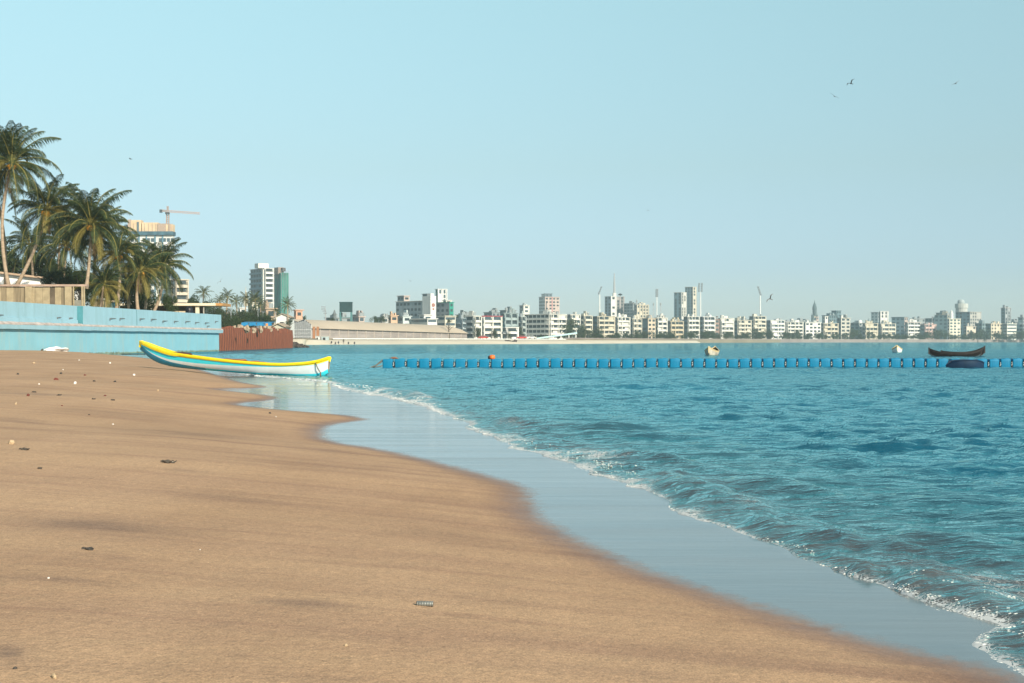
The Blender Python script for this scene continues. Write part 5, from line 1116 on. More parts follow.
# green tank tower
D = 560.; t = tag(empty('hoarding_tower', (X(346, D), D, 2)), 'dark green box raised on four legs behind the long arched hall', 'tower'); z0 = Z(312, D)-2; z1 = Z(302.6, D)-2; w_ = 12.2*D/F
part(t, 'box', mat('dark_green_sheet', (.012, .04, .045), .6, .2, .5), -w_/2, w_/2, -1.5, 1.5, z0, z1); part(t, 'top_rim', mat('green_rim', (.02, .07, .08), .6), -w_/2-.12, w_/2+.12, -1.62, 1.62, z1+.003, z1+.25)
for x_ in (-w_/2+.3, w_/2-.3):
    for y_ in (-1.2, 1.2): b = MB(); b.bar((x_, y_, 0), (x_, y_, z0), .5); b.build('leg', mat('tower_leg', (.06, .16, .17)), t)
for z in (z0*.55, z0*.8): b = MB(); b.bar((-w_/2, -1.25, z), (w_/2, -1.25, z), .2); b.build('brace', mat('tower_leg', (.06, .16, .17)), t)

# hotel and middle city
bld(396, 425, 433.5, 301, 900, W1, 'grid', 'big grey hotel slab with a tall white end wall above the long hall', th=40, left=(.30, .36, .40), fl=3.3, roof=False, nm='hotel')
h9 = lambda py, D: Z(py, D)
def block(px0, px1, top, bot, D, col, lab=None, cat='building', dp=8): 
    b = MB(); b.box(0, (px1-px0)*D/F, 0, dp, 0, Z(top, D)-Z(bot, D)); return b
r = tag(empty('hotel_tower', (X(430.5, 885), 885, 2), R(38)), 'narrow white tower with a round emblem forming the lit end of the grey hotel', 'tower')
part(r, 'wall', paint(WH), 0, 4.2, 0, 9, 0, Z(296, 885)-2); part(r, 'cap', paint(WH), .8, 3.2, 1, 5, Z(296, 885)-1.997, Z(293.4, 885)-2)
b = MB(); b.tube([(2.1, -.02, Z(305, 885)-2), (2.1, -.2, Z(305, 885)-2)], 1.25, 16); b.build('emblem', mat('emblem', (.30, .14, .12), .7), r); b = MB(); b.tube([(2.1, -.02, Z(309, 885)-2), (2.1, -.15, Z(309, 885)-2)], .7, 12); b.build('emblem', mat('emblem', (.30, .14, .12), .7), r)
bld(397.5, 404, 409.5, 296, 930, PK, 'grid', 'small penthouse block on the left end above the grey hotel', th=40, left=BG, fl=3.3, roof=False, nm='penthouse')
bld(422.5, 429.5, 432, 294, 940, GY, 'grid', 'dark grey penthouse block behind the narrow white hotel tower', th=40, left=(.12, .17, .20), roof=False, nm='penthouse')
bld(436, 449.5, 453.5, 302.5, 900, (.02, .30, .23), 'grid', 'grey gridded block with a green netted end right of the hotel tower', th=40, left=(.30, .34, .38), roof=False)
bld(435.5, 438, 446.6, 289.3, 1050, WH, 'strip', 'white tower with vertical ribs and a green left side behind the grey gridded block', th=30, left=(.04, .22, .18), roof=False, nm='residential_tower')
bld(443, 446, 451.5, 300.5, 1000, W1, 'grid', 'white penthouse between the ribbed white tower and the green netted end', th=35, roof=False, nm='penthouse')
bld(352.5, 357, 363, 315.2, 690, GY, 'grid', 'small grey house behind the green box tower, half hidden by trees', th=30, nm='house')
bld(354.5, 359, 364.5, 317, 640, PK, 'grid', 'low pink and white house right of the green box tower', th=30, fl=2.4, nm='house')
bld(376, 382, 388.5, 317.5, 725, (.52, .54, .54), 'grid', 'grey house with a row of dormers left of the small peach house', th=30, fl=2.6, nm='house')
bld(388.5, 391, 397.5, 315.8, 725, (.66, .46, .32), 'grid', 'small peach house at the left foot of the grey hotel', th=28, fl=2.8, nm='house')
bld(398, 403, 411, 316.5, 725, (.60, .68, .70), 'grid', 'pale blue low block at the foot of the grey hotel', th=30, fl=2.6)
bld(411, 427.5, 437, 319, 715, WH, 'band', 'low white block with ribbon windows under the grey hotel', th=40, fl=2.6, left=(.62, .62, .58), roof=False)
bld(419, 424, 432, 315, 765, WH, 'grid', 'white rooftop house above the low ribbon window block', th=35, fl=3, roof=False, nm='house')
bld(437.5, 445, 455.5, 316.3, 725, W2, 'band', 'cream low block right of the ribbon window block', th=40, fl=2.8, roof=False)
bld(457, 461, 466.5, 318.5, 765, (.35, .42, .46), 'balc', 'blue grey balcony block at the right end of the long hall', th=35, fl=2.8)
bld(466, 473.5, 480, 316.5, 650, W1, 'balc', 'white balcony block just right of the long hall end', th=40, fl=2.8, left=(.45, .48, .48))
bld(476.5, 482.5, 501.5, 316.5, 660, W1, 'balc', 'white balcony block with a flat red roof', th=25, fl=3, left=(.16, .22, .26), roofc=(.42, .05, .08), roof=False)
bld(501, 504, 517.5, 313.5, 730, (.32, .40, .42), 'balc', 'teal grey block between the red roofed block and the long cream terrace', th=25, fl=3, left=(.08, .26, .27))
bld(504, 506, 517.5, 328, 640, WH, 'balc', 'low white house in front of the teal grey block', th=25, fl=2.4, roof=False, nm='house')
bld(519.5, 523.5, 529.5, 305.5, 1200, W1, 'grid', 'narrow white block peeping up left of the long white balcony terrace', th=35, left=GY)
bld(517, 521, 525, 317, 760, (.40, .46, .46), 'balc', 'grey narrow block against the left end of the long white balcony terrace', th=30)
bld(524.5, 549, 566, 314.5, 860, W1, 'balc', 'long white balcony terrace, widest building on the waterfront', th=42, fl=3.1)
bld(539, 545, 559.5, 297, 1400, PK, 'grid', 'tall pinkish tower with a red stripe above the long white balcony terrace', th=32, left=(.60, .62, .62), roof=False, nm='office_tower')
bld(541.5, 545.5, 552.2, 293.8, 1420, (.18, .24, .30), 'grid', 'dark fronted top section joined to the tall pinkish tower', th=12, left=WH, roof=False, nm='office_tower')
b = MB(); D = 1395.; b.box(X(551.7, D), X(552.4, D), D-3, D-2, 2, Z(297, D)); tag(b.build('red_sign_strip', mat('sign_red', (.40, .10, .12), .6)), 'vertical red strip down the front of the pinkish tower', 'sign')
bld(566, 570.5, 579.5, 314.8, 900, W1, 'balc', 'white balcony block right of the long white terrace, trees at its foot', th=35, left=GY)
bld(579, 584, 591.5, 316, 930, W2, 'balc', 'off white balcony block behind the tall round tree', th=35)
bld(591.5, 597.5, 614.5, 316.6, 940, CR, 'balc', 'cream balcony block below the tower with the antenna', th=30, left=(.10, .18, .21))
bld(613.5, 617, 629.5, 317.5, 960, W1, 'balc', 'white balcony block directly right of the cream one below the antenna tower', th=30, left=(.16, .22, .25))
bld(628.5, 632.5, 641, 319, 980, W2, 'balc', 'narrow off white balcony block two right of the antenna tower', th=35, left=(.14, .20, .23))
bld(640.5, 648, 655.5, 318.5, 1000, (.64, .54, .42), 'grid', 'pinkish cream block with a wide dark side wall', th=42, left=(.10, .16, .19))
bld(655, 657, 666.8, 318, 1010, W1, 'balc', 'white gridded balcony block right of the pinkish cream block', th=28, left=(.30, .34, .36))
bld(666.5, 670, 683, 321.5, 1030, YE, 'balc', 'yellow cream low balcony block below the twin blue towers', th=30, left=(.10, .16, .18))
bld(604.8, 611, 616, 296.5, 1500, WH, 'strip', 'white middle shaft of the office tower carrying the tall antenna', th=35, left=(.30, .40, .46), roof=False, nm='office_tower')
bld(612, 616.3, 624, 296.8, 1520, (.42, .40, .40), 'strip', 'grey ribbed right half of the office tower with the antenna', th=20, left=WH, roof=False, nm='office_tower')
D = 1510.; a = tag(empty('antenna_mast', (X(614.3, D), D, Z(296.3, D))), 'tall thin antenna mast on top of the white and grey office tower', 'antenna'); b = MB(); b.cyl(0, 0, 0, 3.4, 2.2, 10); b.build('base', paint(W1), a); b = MB(); b.tube([(0, 0, 3.4), (0, 0, 14), (0, 0, 24.5)], [1.5, 1.1, .5], 6); b.build('mast', STEEL, a)
b = MB(); b.tube([(6.3, 0, 1.8), (6.3, .3, 2.6)], [2.4, 1.2], 12); b.box(6.0, 6.6, -.2, .2, 0, 1.8); b.build('dish', mat('dish_dark', (.06, .08, .10)), a)
bld(624, 633, 637, 303.5, 1500, GY, 'grid', 'dull grey office block right of the antenna tower', th=40, left=(.24, .31, .35), nm='office_block')
bld(634, 637, 648.5, 304.8, 1480, CR, 'strip', 'cream office block with vertical fins right of the dull grey one', th=28, left=GY, nm='office_block')
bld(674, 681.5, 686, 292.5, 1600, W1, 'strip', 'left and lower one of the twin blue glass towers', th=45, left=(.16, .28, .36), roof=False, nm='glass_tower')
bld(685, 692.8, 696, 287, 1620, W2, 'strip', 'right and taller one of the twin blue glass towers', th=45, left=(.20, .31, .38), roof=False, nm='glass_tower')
bld(683.5, 687.5, 699, 316.8, 1060, W1, 'balc', 'white balcony block at the foot of the twin blue towers', th=30, left=(.16, .22, .25))
bld(698.5, 703, 714.5, 317, 1080, WH, 'balc', 'white balcony block below the floodlight with two heads', th=30, left=(.18, .25, .29))
bld(712, 715, 719.5, 319.5, 1110, (.33, .22, .18), 'grid', 'narrow brown block right of the twin headed floodlight', th=35)
bld(717.5, 720.5, 733.5, 318.5, 1120, W1, 'balc', 'white balcony block above the white rowing boat', th=28, left=(.15, .21, .25))
bld(732.5, 737.5, 751, 320.5, 1140, W2, 'balc', 'off white balcony block left of the tilted floodlight', th=30, left=(.16, .22, .26))
bld(749.5, 753.5, 765.5, 316.5, 1160, W2, 'balc', 'taller off white block behind the tilted floodlight', th=30, left=(.20, .26, .29))
bld(765, 770.5, 784.5, 320.5, 1180, WH, 'balc', 'bright white balcony block right of the tilted floodlight', th=28, left=(.15, .21, .25))
bld(783.5, 786.5, 803, 322.3, 1200, W1, 'balc', 'white balcony block left of the dark pointed clock tower', th=25, left=(.22, .28, .30))
bld(802.5, 805.5, 821, 322.5, 1220, WH, 'grid', 'white block right under the dark pointed clock tower', th=25, left=(.22, .28, .30))
bld(820, 823.5, 838, 323.6, 1230, CR, 'balc', 'cream balcony block with small towers in front of the dark stepped block', th=25, left=(.25, .30, .32))
bld(837, 841, 850.3, 318, 1240, (.58, .56, .50), 'grid', 'pale grey block with rooftop turrets right of the cream balcony block', th=25, left=(.18, .25, .29))
bld(850.5, 859, 865, 323, 1260, (.40, .44, .46), 'grid', 'blue grey block with a small white roof dome', th=40, left=(.17, .25, .29))
bld(862.5, 865, 877.5, 323.5, 1250, CR, 'balc', 'cream block with a gabled top below the small pointed dome', th=20, left=(.30, .34, .35))
bld(876.5, 881, 895.3, 324, 1270, W2, 'balc', 'off white gridded block below the grey and white twin office slabs', th=25, left=(.15, .22, .26))
bld(891.5, 904.5, 908, 317.3, 1310, PK, 'grid', 'wide blue grey office block with a dark flat top left of the white roofed block', th=48, left=(.20, .31, .37), roofc=(.10, .17, .20), roof=False, nm='office_block')
bld(905, 907, 920.5, 322.5, 1290, WH, 'balc', 'white balcony block with a pinkish top right of the wide blue grey office block', th=22, left=(.22, .30, .33), roofc=PK)
bld(920, 924.5, 935.8, 324.5, 1290, (.68, .50, .46), 'balc', 'pink and white block left of the big grey stepped block', th=25, left=(.15, .23, .27))
bld(934.5, 947.5, 952, 315, 1340, (.45, .42, .36), 'grid', 'big grey stepped block left of the white gridded office', th=48, left=(.17, .27, .31))
bld(947.5, 949.5, 960.5, 319, 1280, (.80, .76, .62), 'grid', 'white gridded office with a vertical sign left of the domed tower', th=18, left=WH, fl=2.8, roof=False, nm='office_block')
bld(955.5, 970, 981.3, 312, 1420, (.46, .46, .44), 'grid', 'broad blue grey block beneath the round drum and dome', th=40, left=(.14, .26, .33), roof=False, nm='office_block')
bld(964, 966.5, 975.8, 326.5, 1300, (.70, .62, .52), 'grid', 'low white block at the foot of the domed tower', th=22, left=GY)
bld(975, 982, 987.5, 323.5, 1310, (.22, .30, .33), 'grid', 'dull blue grey block half hidden by trees right of the domed tower', th=40, left=(.12, .20, .23))
bld(986.5, 991, 1002.5, 323.8, 1310, (.72, .62, .48), 'grid', 'cream and white block right of the domed tower with trees at its foot', th=25, left=(.20, .28, .31))
bld(1001, 1005, 1010.5, 308, 1450, (.36, .40, .43), 'strip', 'slim grey tower with a pinkish top near the right edge', th=35, left=(.22, .32, .37), nm='office_tower', roofc=PK)
bld(1003, 1007, 1016.5, 323.8, 1310, (.80, .78, .70), 'band', 'bright white block with dark bands near the right edge', th=22, left=(.18, .26, .30))
bld(1015.5, 1023, 1036, 324.5, 1320, (.40, .44, .46), 'balc', 'blue grey balcony block cut off by the right edge', th=40, left=(.22, .32, .36))
bld(1018, 1023, 1033, 317.5, 1430, GY, 'grid', 'hazy grey block showing above the roofs at the right edge', th=40, left=(.22, .32, .36), nm='office_block')
bld(1036, 1040, 1060, 322, 1330, W1, 'balc', 'white block just outside the right edge', th=25, left=(.22, .30, .33))
bld(871, 878, 879.5, 312.3, 1500, (.35, .42, .46), 'grid', 'grey left slab of the twin office slabs behind the waterfront', th=50, left=(.28, .38, .43), roof=False, nm='office_block')
bld(879.5, 880.5, 888, 311.5, 1500, WH, 'strip', 'white ribbed right slab of the twin office slabs behind the waterfront', th=15, left=PK, roof=False, nm='office_block')
bld(822, 829, 838, 315.5, 1400, (.14, .22, .26), 'grid', 'dark stepped block behind the cream balcony block', th=40, left=(.12, .20, .24), roof=True, nm='office_block')
bld(831.5, 836.5, 841, 310.8, 1420, (.12, .20, .24), 'grid', 'dark highest step behind the pale turreted block', th=40, left=(.12, .20, .24), roof=False, nm='office_block')
bld(823, 825, 828, 316.5, 1380, WH, 'grid', 'tiny white roof block left of the dark stepped block', th=30, roof=False, nm='house')
for px0, c, px1, top, D, lab in ((700, 706, 722, 321, 1250, 'hazy grey block filling the gap behind the twin headed floodlight'), (738, 745, 752, 319.5, 1280, 'hazy grey block showing between the blocks left of the tilted floodlight'), (770, 778, 800, 323.5, 1300, 'low hazy roofline behind the blocks left of the pointed clock tower'), (790, 797, 812, 321.5, 1350, 'hazy grey block just left of the pointed clock tower'), (845, 855, 870, 325, 1400, 'hazy low block behind the blue grey domed block'), (560, 566, 600, 318, 1150, 'hazy block behind the round trees right of the long white terrace'), (484, 492, 500, 312.5, 1000, 'hazy pale block above the flat red roof'), (500, 506, 516, 310.5, 980, 'hazy green topped block above the teal grey block'), (910, 914, 925, 318.8, 1420, 'small pink hazy block above the white balcony block with pinkish top'), (925, 932, 945, 318.5, 1450, 'hazy block rising behind the pink and white block'), (936, 944, 950, 312.8, 1500, 'far hazy top of the big grey stepped block'), (1009, 1014, 1020, 322, 1450, 'hazy low block right of the slim grey tower'), (640, 650, 700, 320.5, 1250, 'low hazy roofline beneath the small masts'), (325, 333, 352, 318, 800, 'low grey house roofs left of the green box tower'), (456, 462, 470, 315, 900, 'hazy dark block above the right end of the long hall')):
    bld(px0, c, px1, top, D, (.30, .34, .36), 'grid', lab, th=35, left=(.20, .26, .29), nm='distant_block')

for i, (px, tp, kind) in enumerate([(1066, 323, 'cream'), (1086, 320, 'white'), (1106, 324, 'pale grey'), (1128, 319, 'white and taller'), (1150, 324, 'off white'), (1172, 322, 'pale cream'), (1196, 325, 'low white'), (1220, 323, 'tan'), (1244, 325, 'last pale')]):
    bld(px-3, px+1, px+15, tp, 1350+i*10, (CR, W1, GY, WH, W2, CR, W1, TN, W2)[i], 'balc', kind+' balcony block beyond the right edge of the view', th=25, left=(.2, .27, .31))
# roof domes and turrets
def dome(px, base, top, wpx, D, col, name, lab, cat, prof=None, n=16):
    h = Z(base, D); H_ = Z(top, D)-h; w_ = wpx*D/F/2; b = MB(); pr = prof or [(1, 0), (1, .3), (.95, .5), (.75, .72), (.4, .88), (.06, .94), (.04, 1.0), (0, 1.0)]
    b.lathe(0, 0, [(r*w_, z*H_) for r, z in pr], n); return tag(b.build(name, paint(col), None, False, (X(px, D), D, h)), lab, cat)
dome(961.5, 312, 303.5, 12.5, 1428, (.50, .52, .50), 'round_drum', 'wide round upper storeys under the dome of the grey block', 'tower', [(.92, 0), (.92, .45), (1.03, .46), (1.03, .98), (0, 1.0)])
dome(961, 303.6, 299.3, 7.0, 1428, (.40, .46, .48), 'dome', 'small hazy dome topping the round drum, highest point at the right', 'dome', [(.9, 0), (1, .3), (.95, .6), (.7, .85), (.3, .97), (0, 1)])
dome(951.5, 318.6, 310, 3.6, 1330, WH, 'roof_turret', 'white rooftop turret at the left of the domed tower', 'turret', [(1, 0), (1, .6), (.7, .7), (.7, .85), (0, 1)], 8)
dome(860, 323, 319.6, 4.2, 1255, WH, 'roof_dome', 'small white roof dome on the blue grey block', 'dome')
dome(869, 323.5, 317.5, 3.4, 1262, (.25, .33, .36), 'roof_dome', 'small grey pointed dome on the cream gabled block', 'dome', [(1, 0), (1, .4), (.8, .6), (.3, .75), (.1, .9), (0, 1)])
dome(846, 318, 314.3, 2.2, 1242, (.25, .28, .28), 'roof_turret', 'small dark turret on the pale grey block, right one', 'turret', [(1, 0), (1, .6), (0, 1)], 6); dome(841.8, 318, 315, 2.4, 1242, W1, 'roof_turret', 'small pale turret on the pale grey block, left one', 'turret', [(1, 0), (1, .6), (0, 1)], 6)
# gothic clock tower
D = 1500.; r = tag(empty('clock_tower', (X(814.6, D), D, 2)), 'dark grey gothic clock tower with a pointed spire', 'tower'); z = lambda p: Z(p, D)-2; gm = paint((.10, .15, .17)); s = D/F
part(r, 'shaft', gm, -2.6*s, 2.6*s, -2.6*s, 2.6*s, 0, z(315)); 
for a, c in ((-1, -1), (1, -1), (1, 1), (-1, 1)): b = MB(); b.cyl(a*2.5*s, c*2.5*s, z(322), z(313), .5*s, 6, .1*s); b.build('pinnacle', gm, r)
b = MB(); b.lathe(0, 0, [(2.0*s, z(315)+.003), (2.1*s, z(310)), (2.3*s, z(308)), (1.7*s, z(305.5)), (.6*s, z(303)), (.25*s, z(301)), (0, z(299.3))], 8); b.build('spire', gm, r); b = MB(); b.tube([(0, -2.62*s, z(317)), (0, -2.7*s, z(317))], .9*s, 12); b.build('clock_face', paint(CR), r)
bld(815.5, 816.5, 818.5, 317, 1480, PK, 'grid', 'narrow pinkish block standing against the pointed clock tower', th=20, roof=False, nm='tower_house')
# stadium floodlights
def flood(px, bot, top, D, heads, lab, lean=0, hw=2.2, hh=8, ppx=None):
    r = tag(empty('floodlight_mast', (X(ppx or px, D), D, 2)), lab, 'floodlight'); z1 = Z(top, D)-2; zt = Z(top+hh, D)-2; m = mat('mast_white', (.62, .64, .64), .6); b = MB(); b.tube([(0, 0, 0), (0, 0, zt)], [.85, .5], 8); b.build('pole', m, r)
    for hx in heads:
        b = MB(); dx = hx*D/F; s = D/F; l = lean*s; hwm = hw*s/2
        b.add([(dx-l/2-hwm, -.5, zt), (dx-l/2+hwm, -.5, zt), (dx+l/2+hwm, -1.5, z1), (dx+l/2-hwm, -1.5, z1), (dx-l/2-hwm, .6, zt), (dx-l/2+hwm, .6, zt), (dx+l/2+hwm, .4, z1), (dx+l/2-hwm, .4, z1)], [(0, 1, 2, 3), (7, 6, 5, 4), (0, 4, 5, 1), (1, 5, 6, 2), (2, 6, 7, 3), (3, 7, 4, 0)])
        h_ = b.build('lamp_head', mat('lamp_frame', (.22, .25, .28), .6), r)
        for i in range(4): f = (i+.5)/4; b = MB(); c_ = dx-l/2+l*f; zz = zt+(z1-zt)*f; b.box(c_-hwm*.8, c_+hwm*.8, -.75-1.0*f, -.55-1.0*f, zz-.5, zz+.5); b.build('lamp_row', mat('lamp_glass', (.14, .17, .20), .4), h_)
    return r
flood(601.5, 316, 286.5, 1300, (0.4,), 'leaning headed floodlight mast left of the antenna tower', 3.2, 1.5, 8, 599.6)
flood(656.8, 318, 289, 1480, (0,), 'straight floodlight mast between the cream office and the twin blue towers', 0, 2.6, 8)
flood(700.5, 318, 283, 1380, (-1.5, 1.3), 'floodlight mast with two heads right of the twin blue towers', .3, 1.6, 9)
flood(758.8, 318, 286.5, 1320, (-.8,), 'tilted floodlight mast left of the low flying bird', -3.0, 1.6, 9, 760.2)
for px, tp, lab in ((653.6, 302.5, 'small lattice mast left of the straight floodlight mast'), (660.6, 302.3, 'small lattice mast right of the straight floodlight mast'), (636.7, 299.5, 'small lattice mast on the dull grey office block')):
    D = 1450.; r = tag(empty('radio_mast', (X(px, D), D, 2 if px > 640 else Z(305, D))), lab, 'mast'); h = Z(tp, D)-r.location.z; b = MB()
    for a, c in ((-1, -1), (1, -1), (1, 1), (-1, 1)): b.bar((a*.9, c*.9, 0), (a*.35, c*.35, h), .25)
    for i in range(8): b.bar((-.9+.07*i, -.9+.07*i, h*i/8), (.9-.07*i, -.9+.07*i, h*(i+1)/8), .2)
    b.build('lattice', STEEL, r); b = MB(); b.cyl(0, 0, h-3, h-1, .9, 8); b.build('antenna_drum', paint(GY), r)
# floodlights and chimney near the hall
D = 640.; r = tag(empty('light_mast', (X(324.5, D), D, 2)), 'mast with three slanting rows of lamps above the left part of the long hall', 'floodlight'); z = lambda p: Z(p, D)-2; b = MB(); b.tube([(.8, 0, 0), (.3, 0, z(308))], [.3, .2], 8); b.build('pole', STEEL, r)
for px, py, w_ in ((323.3, 306.9, 2.0), (323.4, 309, 2.0), (324.4, 311, 1.8), (325.2, 313.2, 1.6)): X_ = X(px, D)-X(324.5, D); b = MB(); b.box(X_-w_*.45, X_+w_*.45, -.4, .4, z(py)-.22, z(py)+.22); b.build('lamp_row', mat('lamp_frame', (.22, .25, .28)), r)
D = 700.; r = tag(empty('statue_column', (X(334.5, D), D, 2)), 'dark slender monument between the lamp mast and the green box tower', 'monument'); h = Z(310, D)-2; b = MB(); b.lathe(0, 0, [(2.4, 0), (2.2, h*.4), (1.2, h*.55), (.8, h*.8), (1.0, h*.86), (.5, h*.93), (.2, h), (0, h)], 10); b.build('shaft', mat('monument_dark', (.12, .14, .15)), r)
# light blue ramp roof
def ramp():
    D = 640.; r = tag(empty('ramp_canopy', (X(537, D), D, 2)), 'light blue sloping ramp roof on posts in front of the long white balcony terrace', 'canopy'); x = lambda p: X(p, D)-X(537, D); z = lambda p: Z(p, D)-2; b = MB()
    b.add([(x(537), 0, z(337.6)), (x(577), 0, z(332.2)), (x(577), 0, z(333.8)), (x(537), 0, z(339)), (x(537), 6, z(337.6)), (x(577), 6, z(332.2)), (x(577), 6, z(333.8)), (x(537), 6, z(339))], [(3, 2, 1, 0), (4, 5, 6, 7), (0, 1, 5, 4), (2, 3, 7, 6), (1, 2, 6, 5), (3, 0, 4, 7)]); b.build('roof', mat('ramp_blue', (.45, .66, .68), .6, .08, .3), r)
    for p in (553, 561, 569, 576): b = MB(); b.bar((x(p), .5, 0), (x(p), .5, z(334.5)-(577-p)*.03), .35); b.build('post', WHITE, r)
ramp()
for i, (px, D, col, nm_) in enumerate(((522, 600, (.60, .07, .06), 'red'), (527, 602, WH, 'white'), (532, 604, WH, 'silver'), (483, 590, (.55, .08, .06), 'dark red'))):
    r = tag(empty('parked_car', (X(px, D), D+8, 2.0)), {0: 'red car parked on the promenade left of the light blue ramp roof', 1: 'white car parked right of the red one on the promenade', 2: 'white car parked nearest the light blue ramp roof', 3: 'dark red car parked below the flat red roofed block'}[i], 'car'); m = paint(col)
    b = MB(); pr = [(-2.1, .3), (-2.1, .85), (-1.3, .95), (-.8, 1.45), (.7, 1.45), (1.3, .95), (2.1, .8), (2.1, .3)]; b.add([(x_, -.85, z_) for x_, z_ in pr]+[(x_, .85, z_) for x_, z_ in pr], [tuple(range(8)), tuple(range(8, 16))[::-1]]+[(j, j+8, (j+1) % 8+8, (j+1) % 8) for j in range(8)]); b.build('body', m, r)
    b = MB(); b.add([(-1.15, -.87, 1.0), (-.75, -.87, 1.38), (.65, -.87, 1.38), (1.1, -.87, 1.0)], [(0, 3, 2, 1)]); b.build('window', GLASS, r)
    for wx in (-1.3, 1.3):
        for wy in (-.86, .7): b = MB(); b.tube([(wx, wy, .32), (wx, wy+.16, .32)], .32, 12); b.build('wheel', DARK, r)

# ------------------------------------------------------------ middle distance trees (D ~ 300-500)
for i, (cx, cy, rp, D, lab) in enumerate([(203.5, 293.5, 9, 360, 'shaggy far palm with a tall thick trunk just right of the near grove'), (219.5, 301, 7, 380, 'small far palm right of the shaggy tall one'), (227.5, 297.5, 9, 370, 'far palm left of the temple spire'), (236, 301.5, 7, 380, 'low far palm just left of the temple spire'), (246, 300, 9, 400, 'far palm directly below the temple spire'), (255, 300, 9.5, 400, 'far palm in front of the left side of the tall white and blue tower'), (260.5, 305.5, 7, 390, 'lower far palm beside the foot of the tall white and blue tower'), (287.5, 305.5, 8.5, 420, 'lone far palm in front of the green netted tower'), (276.3, 312, 5.5, 380, 'short far palm left of the white gabled shed')]):
    palm(cx, cy, rp, cx+(1 if i % 2 else -.8), 326, D, lab, 50+i, 22, 0, 0, far=True, base=2.0, rt=.25)
for i, (cx, top, wp, D, bot, lab) in enumerate([(196, 296, 20, 340, 316, 'dark tree left of the shaggy far palm'), (214, 301, 20, 345, 326, 'green tree behind the end of the cream canopy'), (229, 305, 22, 330, 330, 'leafy green tree behind the grey lamp post'), (243, 309, 22, 340, 328, 'dark green tree below the temple spire'), (256, 308, 20, 350, 326, 'dark green tree below the tall white and blue tower'), (266, 316, 16, 330, 325, 'low green tree in front of the tan brown house'), (224, 314, 18, 260, 331, 'bright green bush like tree right of the blue wall end'), (238, 316, 18, 270, 330, 'low green tree left of the blue tarpaulin stall'), (252, 316, 18, 275, 328, 'low bushy tree above the blue tarpaulin stall'), (290, 316.5, 10, 400, 325, 'small dark tree beside the white gabled shed'), (304, 315, 6, 620, 321, 'tiny dark tree right of the pinkish block'), (332, 316.5, 8, 640, 321, 'small dark tree at the foot of the slender monument'), (375, 314.8, 9, 660, 323, 'dark tree right of the pink and white house'), (382, 313.8, 8, 680, 322, 'dark tree above the grey dormer house'), (449, 317.5, 6, 620, 323, 'small green tree on the cream low block'),
        (464, 312, 12, 780, 328, 'dark tree above the right end of the long hall'), (478, 326, 9, 640, 339, 'dark tree left of the flat red roofed block'), (494.5, 326, 10, 640, 339, 'dark tree in front of the flat red roofed block'), (509, 330, 9, 640, 339, 'small tree at the foot of the teal grey block'), (520, 323, 8, 660, 338, 'dark tree left of the long white terrace')]):
    tree(cx, top-(3.5 if D < 352 else 0), wp*(1.5 if D < 352 else 1.15), D, lab, 2.0, D < 400, i, pybot=bot)
tr = [(571, 317, 15, 800, 'tall round tree right of the long white terrace'), (584, 325, 13, 800, 'round dark tree behind the right end of the light blue ramp roof'), (596, 326.5, 12, 830, 'round dark tree left of the cream block below the antenna tower'), (608, 335, 9, 850, 'low tree at the foot of the cream block below the antenna tower'), (618, 333, 8, 860, 'low tree at the foot of the white block below the antenna tower'), (626, 332, 8, 870, 'low tree between the two white blocks right of the antenna tower'),
      (636, 331, 9, 885, 'dark tree at the foot of the narrow off white block'), (644, 330, 11, 900, 'wide dark tree before the dark side wall of the pinkish cream block'), (661, 331.5, 11, 930, 'wide dark tree at the foot of the white gridded balcony block'), (671, 331, 10, 945, 'dark tree in front of the yellow cream block'), (690, 332, 11, 980, 'dark tree left below the twin blue towers'), (705, 329, 15, 1000, 'large dark tree below the twin headed floodlight'), (713, 331, 11, 1010, 'dark tree below the narrow brown block'),
      (729, 331, 9, 1040, 'dark tree before the white block above the white rowing boat'), (744, 332, 8, 1060, 'low dark tree before the off white block left of the tilted floodlight'), (757, 328, 10, 1075, 'dark tree below the tilted floodlight'), (768, 330, 9, 1090, 'dark tree between the tall off white block and the bright white block'), (788, 331, 10, 1110, 'dark tree at the left foot of the white block near the clock tower'), (798, 330, 8, 1120, 'dark tree at the right foot of the white block near the clock tower'), (808, 333, 9, 1130, 'low tree below the pointed clock tower'), (820, 332, 8, 1150, 'dark tree left of the cream block with small towers'),
      (833, 334, 6, 1160, 'small tree before the cream block with small towers'), (855, 329, 9, 1190, 'dark tree before the blue grey domed block'), (869, 330, 5, 1200, 'small round dark tree on the cream gabled block front'), (880, 335, 7, 1215, 'low tree before the off white gridded block'), (898, 334, 10, 1230, 'low dark tree before the wide blue grey office block'), (913, 335, 9, 1240, 'low dark tree before the white balcony block with pinkish top'), (925, 331, 11, 1250, 'dark tree before the pink and white block'), (939, 330, 13, 1255, 'wide dark tree before the big grey stepped block'),
      (956, 336, 8, 1260, 'low tree before the white gridded office'), (971, 332, 8, 1268, 'dark tree beside the low white block at the domed tower'), (981, 327, 11, 1275, 'large dark tree right of the domed tower'), (996, 331, 10, 1285, 'dark tree before the cream and white block'), (1011, 336, 9, 1290, 'low tree before the bright white block with dark bands'), (1020, 331, 11, 1300, 'dark tree at the right edge of the waterfront')]
for i, (cx, top, wp, D, lab) in enumerate(tr): tree(cx, top, wp, D, lab, 2.0, False, i, 'trees along the waterfront', pybot=338.6)

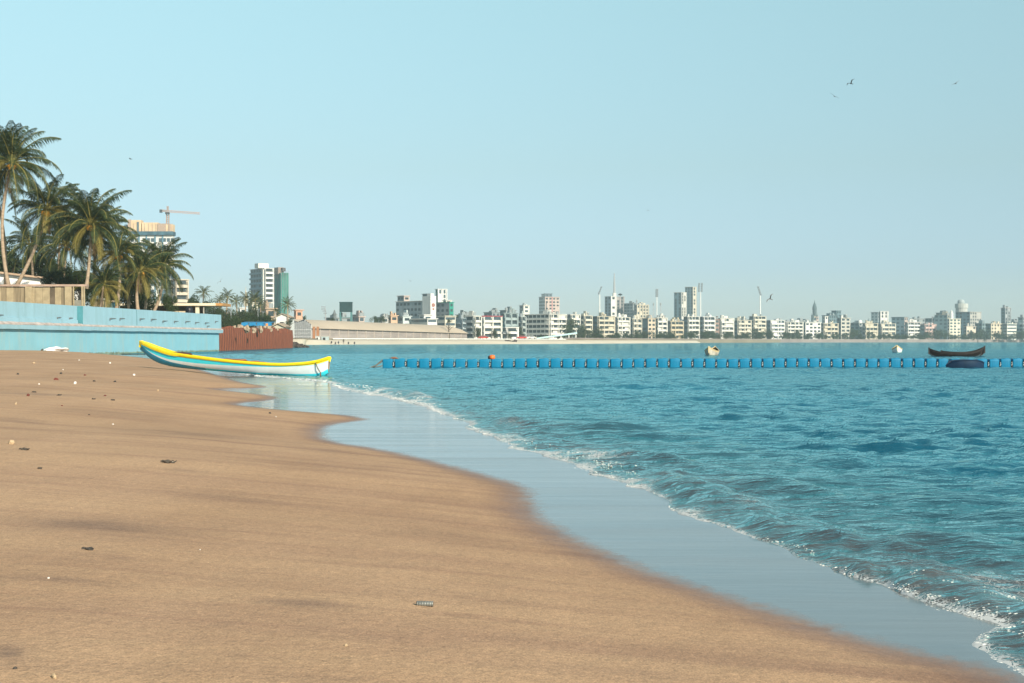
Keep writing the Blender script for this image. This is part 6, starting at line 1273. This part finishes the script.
rgt = random.Random(77)
for i in range(58):
    px = 512+i*9.0+rgt.uniform(-3, 3); D = np.interp(px, [500, 560, 690, 800, 1024], [640, 680, 900, 1110, 1315])-6
    o = tree(px, rgt.uniform(331.5, 335), rgt.uniform(4, 7.5), float(D), 'one of the many low dark trees and bushes crowding the foot of the waterfront buildings', 2.0, False, i, 'low trees at the waterfront', pybot=339)
# ------------------------------------------------------------ tiny people on the far beach
def person(px, py, D, sit, lab, top, skin=(.14, .08, .05)):
    V = [(0, 0, .92), (0, 0, 1.15), (0, 0, 1.42), (0, 0, 1.52), (0, 0, 1.70), (.1, 0, .9), (.11, 0, .48), (.11, 0, .04), (-.1, 0, .9), (-.11, 0, .48), (-.11, 0, .04), (.19, 0, 1.4), (.25, 0, 1.12), (.26, -.06, .86), (-.19, 0, 1.4), (-.25, 0, 1.12), (-.26, -.06, .86)]
    if sit: V = [(x, y, z-.80) for x, y, z in V]; V[5] = (.1, 0, .10); V[6] = (.12, -.38, .42); V[7] = (.12, -.55, .04); V[8] = (-.1, 0, .10); V[9] = (-.12, -.38, .42); V[10] = (-.12, -.55, .04); V[13] = (.16, -.32, .34); V[16] = (-.16, -.32, .34)
    Ed = [(0, 1), (1, 2), (2, 3), (3, 4), (0, 5), (5, 6), (6, 7), (0, 8), (8, 9), (9, 10), (2, 11), (11, 12), (12, 13), (2, 14), (14, 15), (15, 16)]
    me = bpy.data.meshes.new('person'); me.from_pydata(V, Ed, []); o = link('person', me, None, (X(px, D), D, max(.1, Z(py, D))), (0, 0, 0)); me.materials.append(paint(top))
    sm = o.modifiers.new('skin', 'SKIN'); rad = [.13, .14, .15, .06, .10, .09, .065, .045, .09, .065, .045, .06, .045, .035, .06, .045, .035]
    for v, r_ in zip(me.skin_vertices[0].data, rad): v.radius = (r_, r_*.85); v.use_root = False
    me.skin_vertices[0].data[0].use_root = True; o.modifiers.new('sub', 'SUBSURF').levels = 1
    tag(o, lab, 'person'); return o
person(299.6, 344.2, 455, False, 'person in dark clothes standing alone on the far beach above the dark wet boulders', (.08, .05, .05))
for px, py, c, lab in ((331.5, 343.6, (.04, .04, .05), 'person sitting on the far beach, leftmost of the seated group'), (335.5, 344.4, (.10, .08, .08), 'person sitting second from the left in the far beach group'), (338.5, 343.8, (.05, .06, .09), 'person sitting third from the left in the far beach group'), (343.5, 344.2, (.06, .05, .05), 'person sitting fourth from the left in the far beach group'), (348.5, 344.7, (.08, .07, .07), 'person sitting second from the right in the far beach group'), (354.5, 344.8, (.06, .06, .07), 'person sitting apart at the right end of the far beach group')):
    person(px, py, 452, px != 343.5, lab if px != 343.5 else 'person standing in the middle of the group on the far beach', c)
# rocks on the far shore near the promenade end
for i, px in enumerate((503, 506, 509, 512, 515)): D = 545; o = link('rock', RKD[i % 4], None, (X(px, D), D-6, .55), (i, i*2, 0), (1.1, .9, .55)); tag(o, 'dark rock at the edge of the far beach below the teal grey block', 'rock', 'rocks on the far beach')
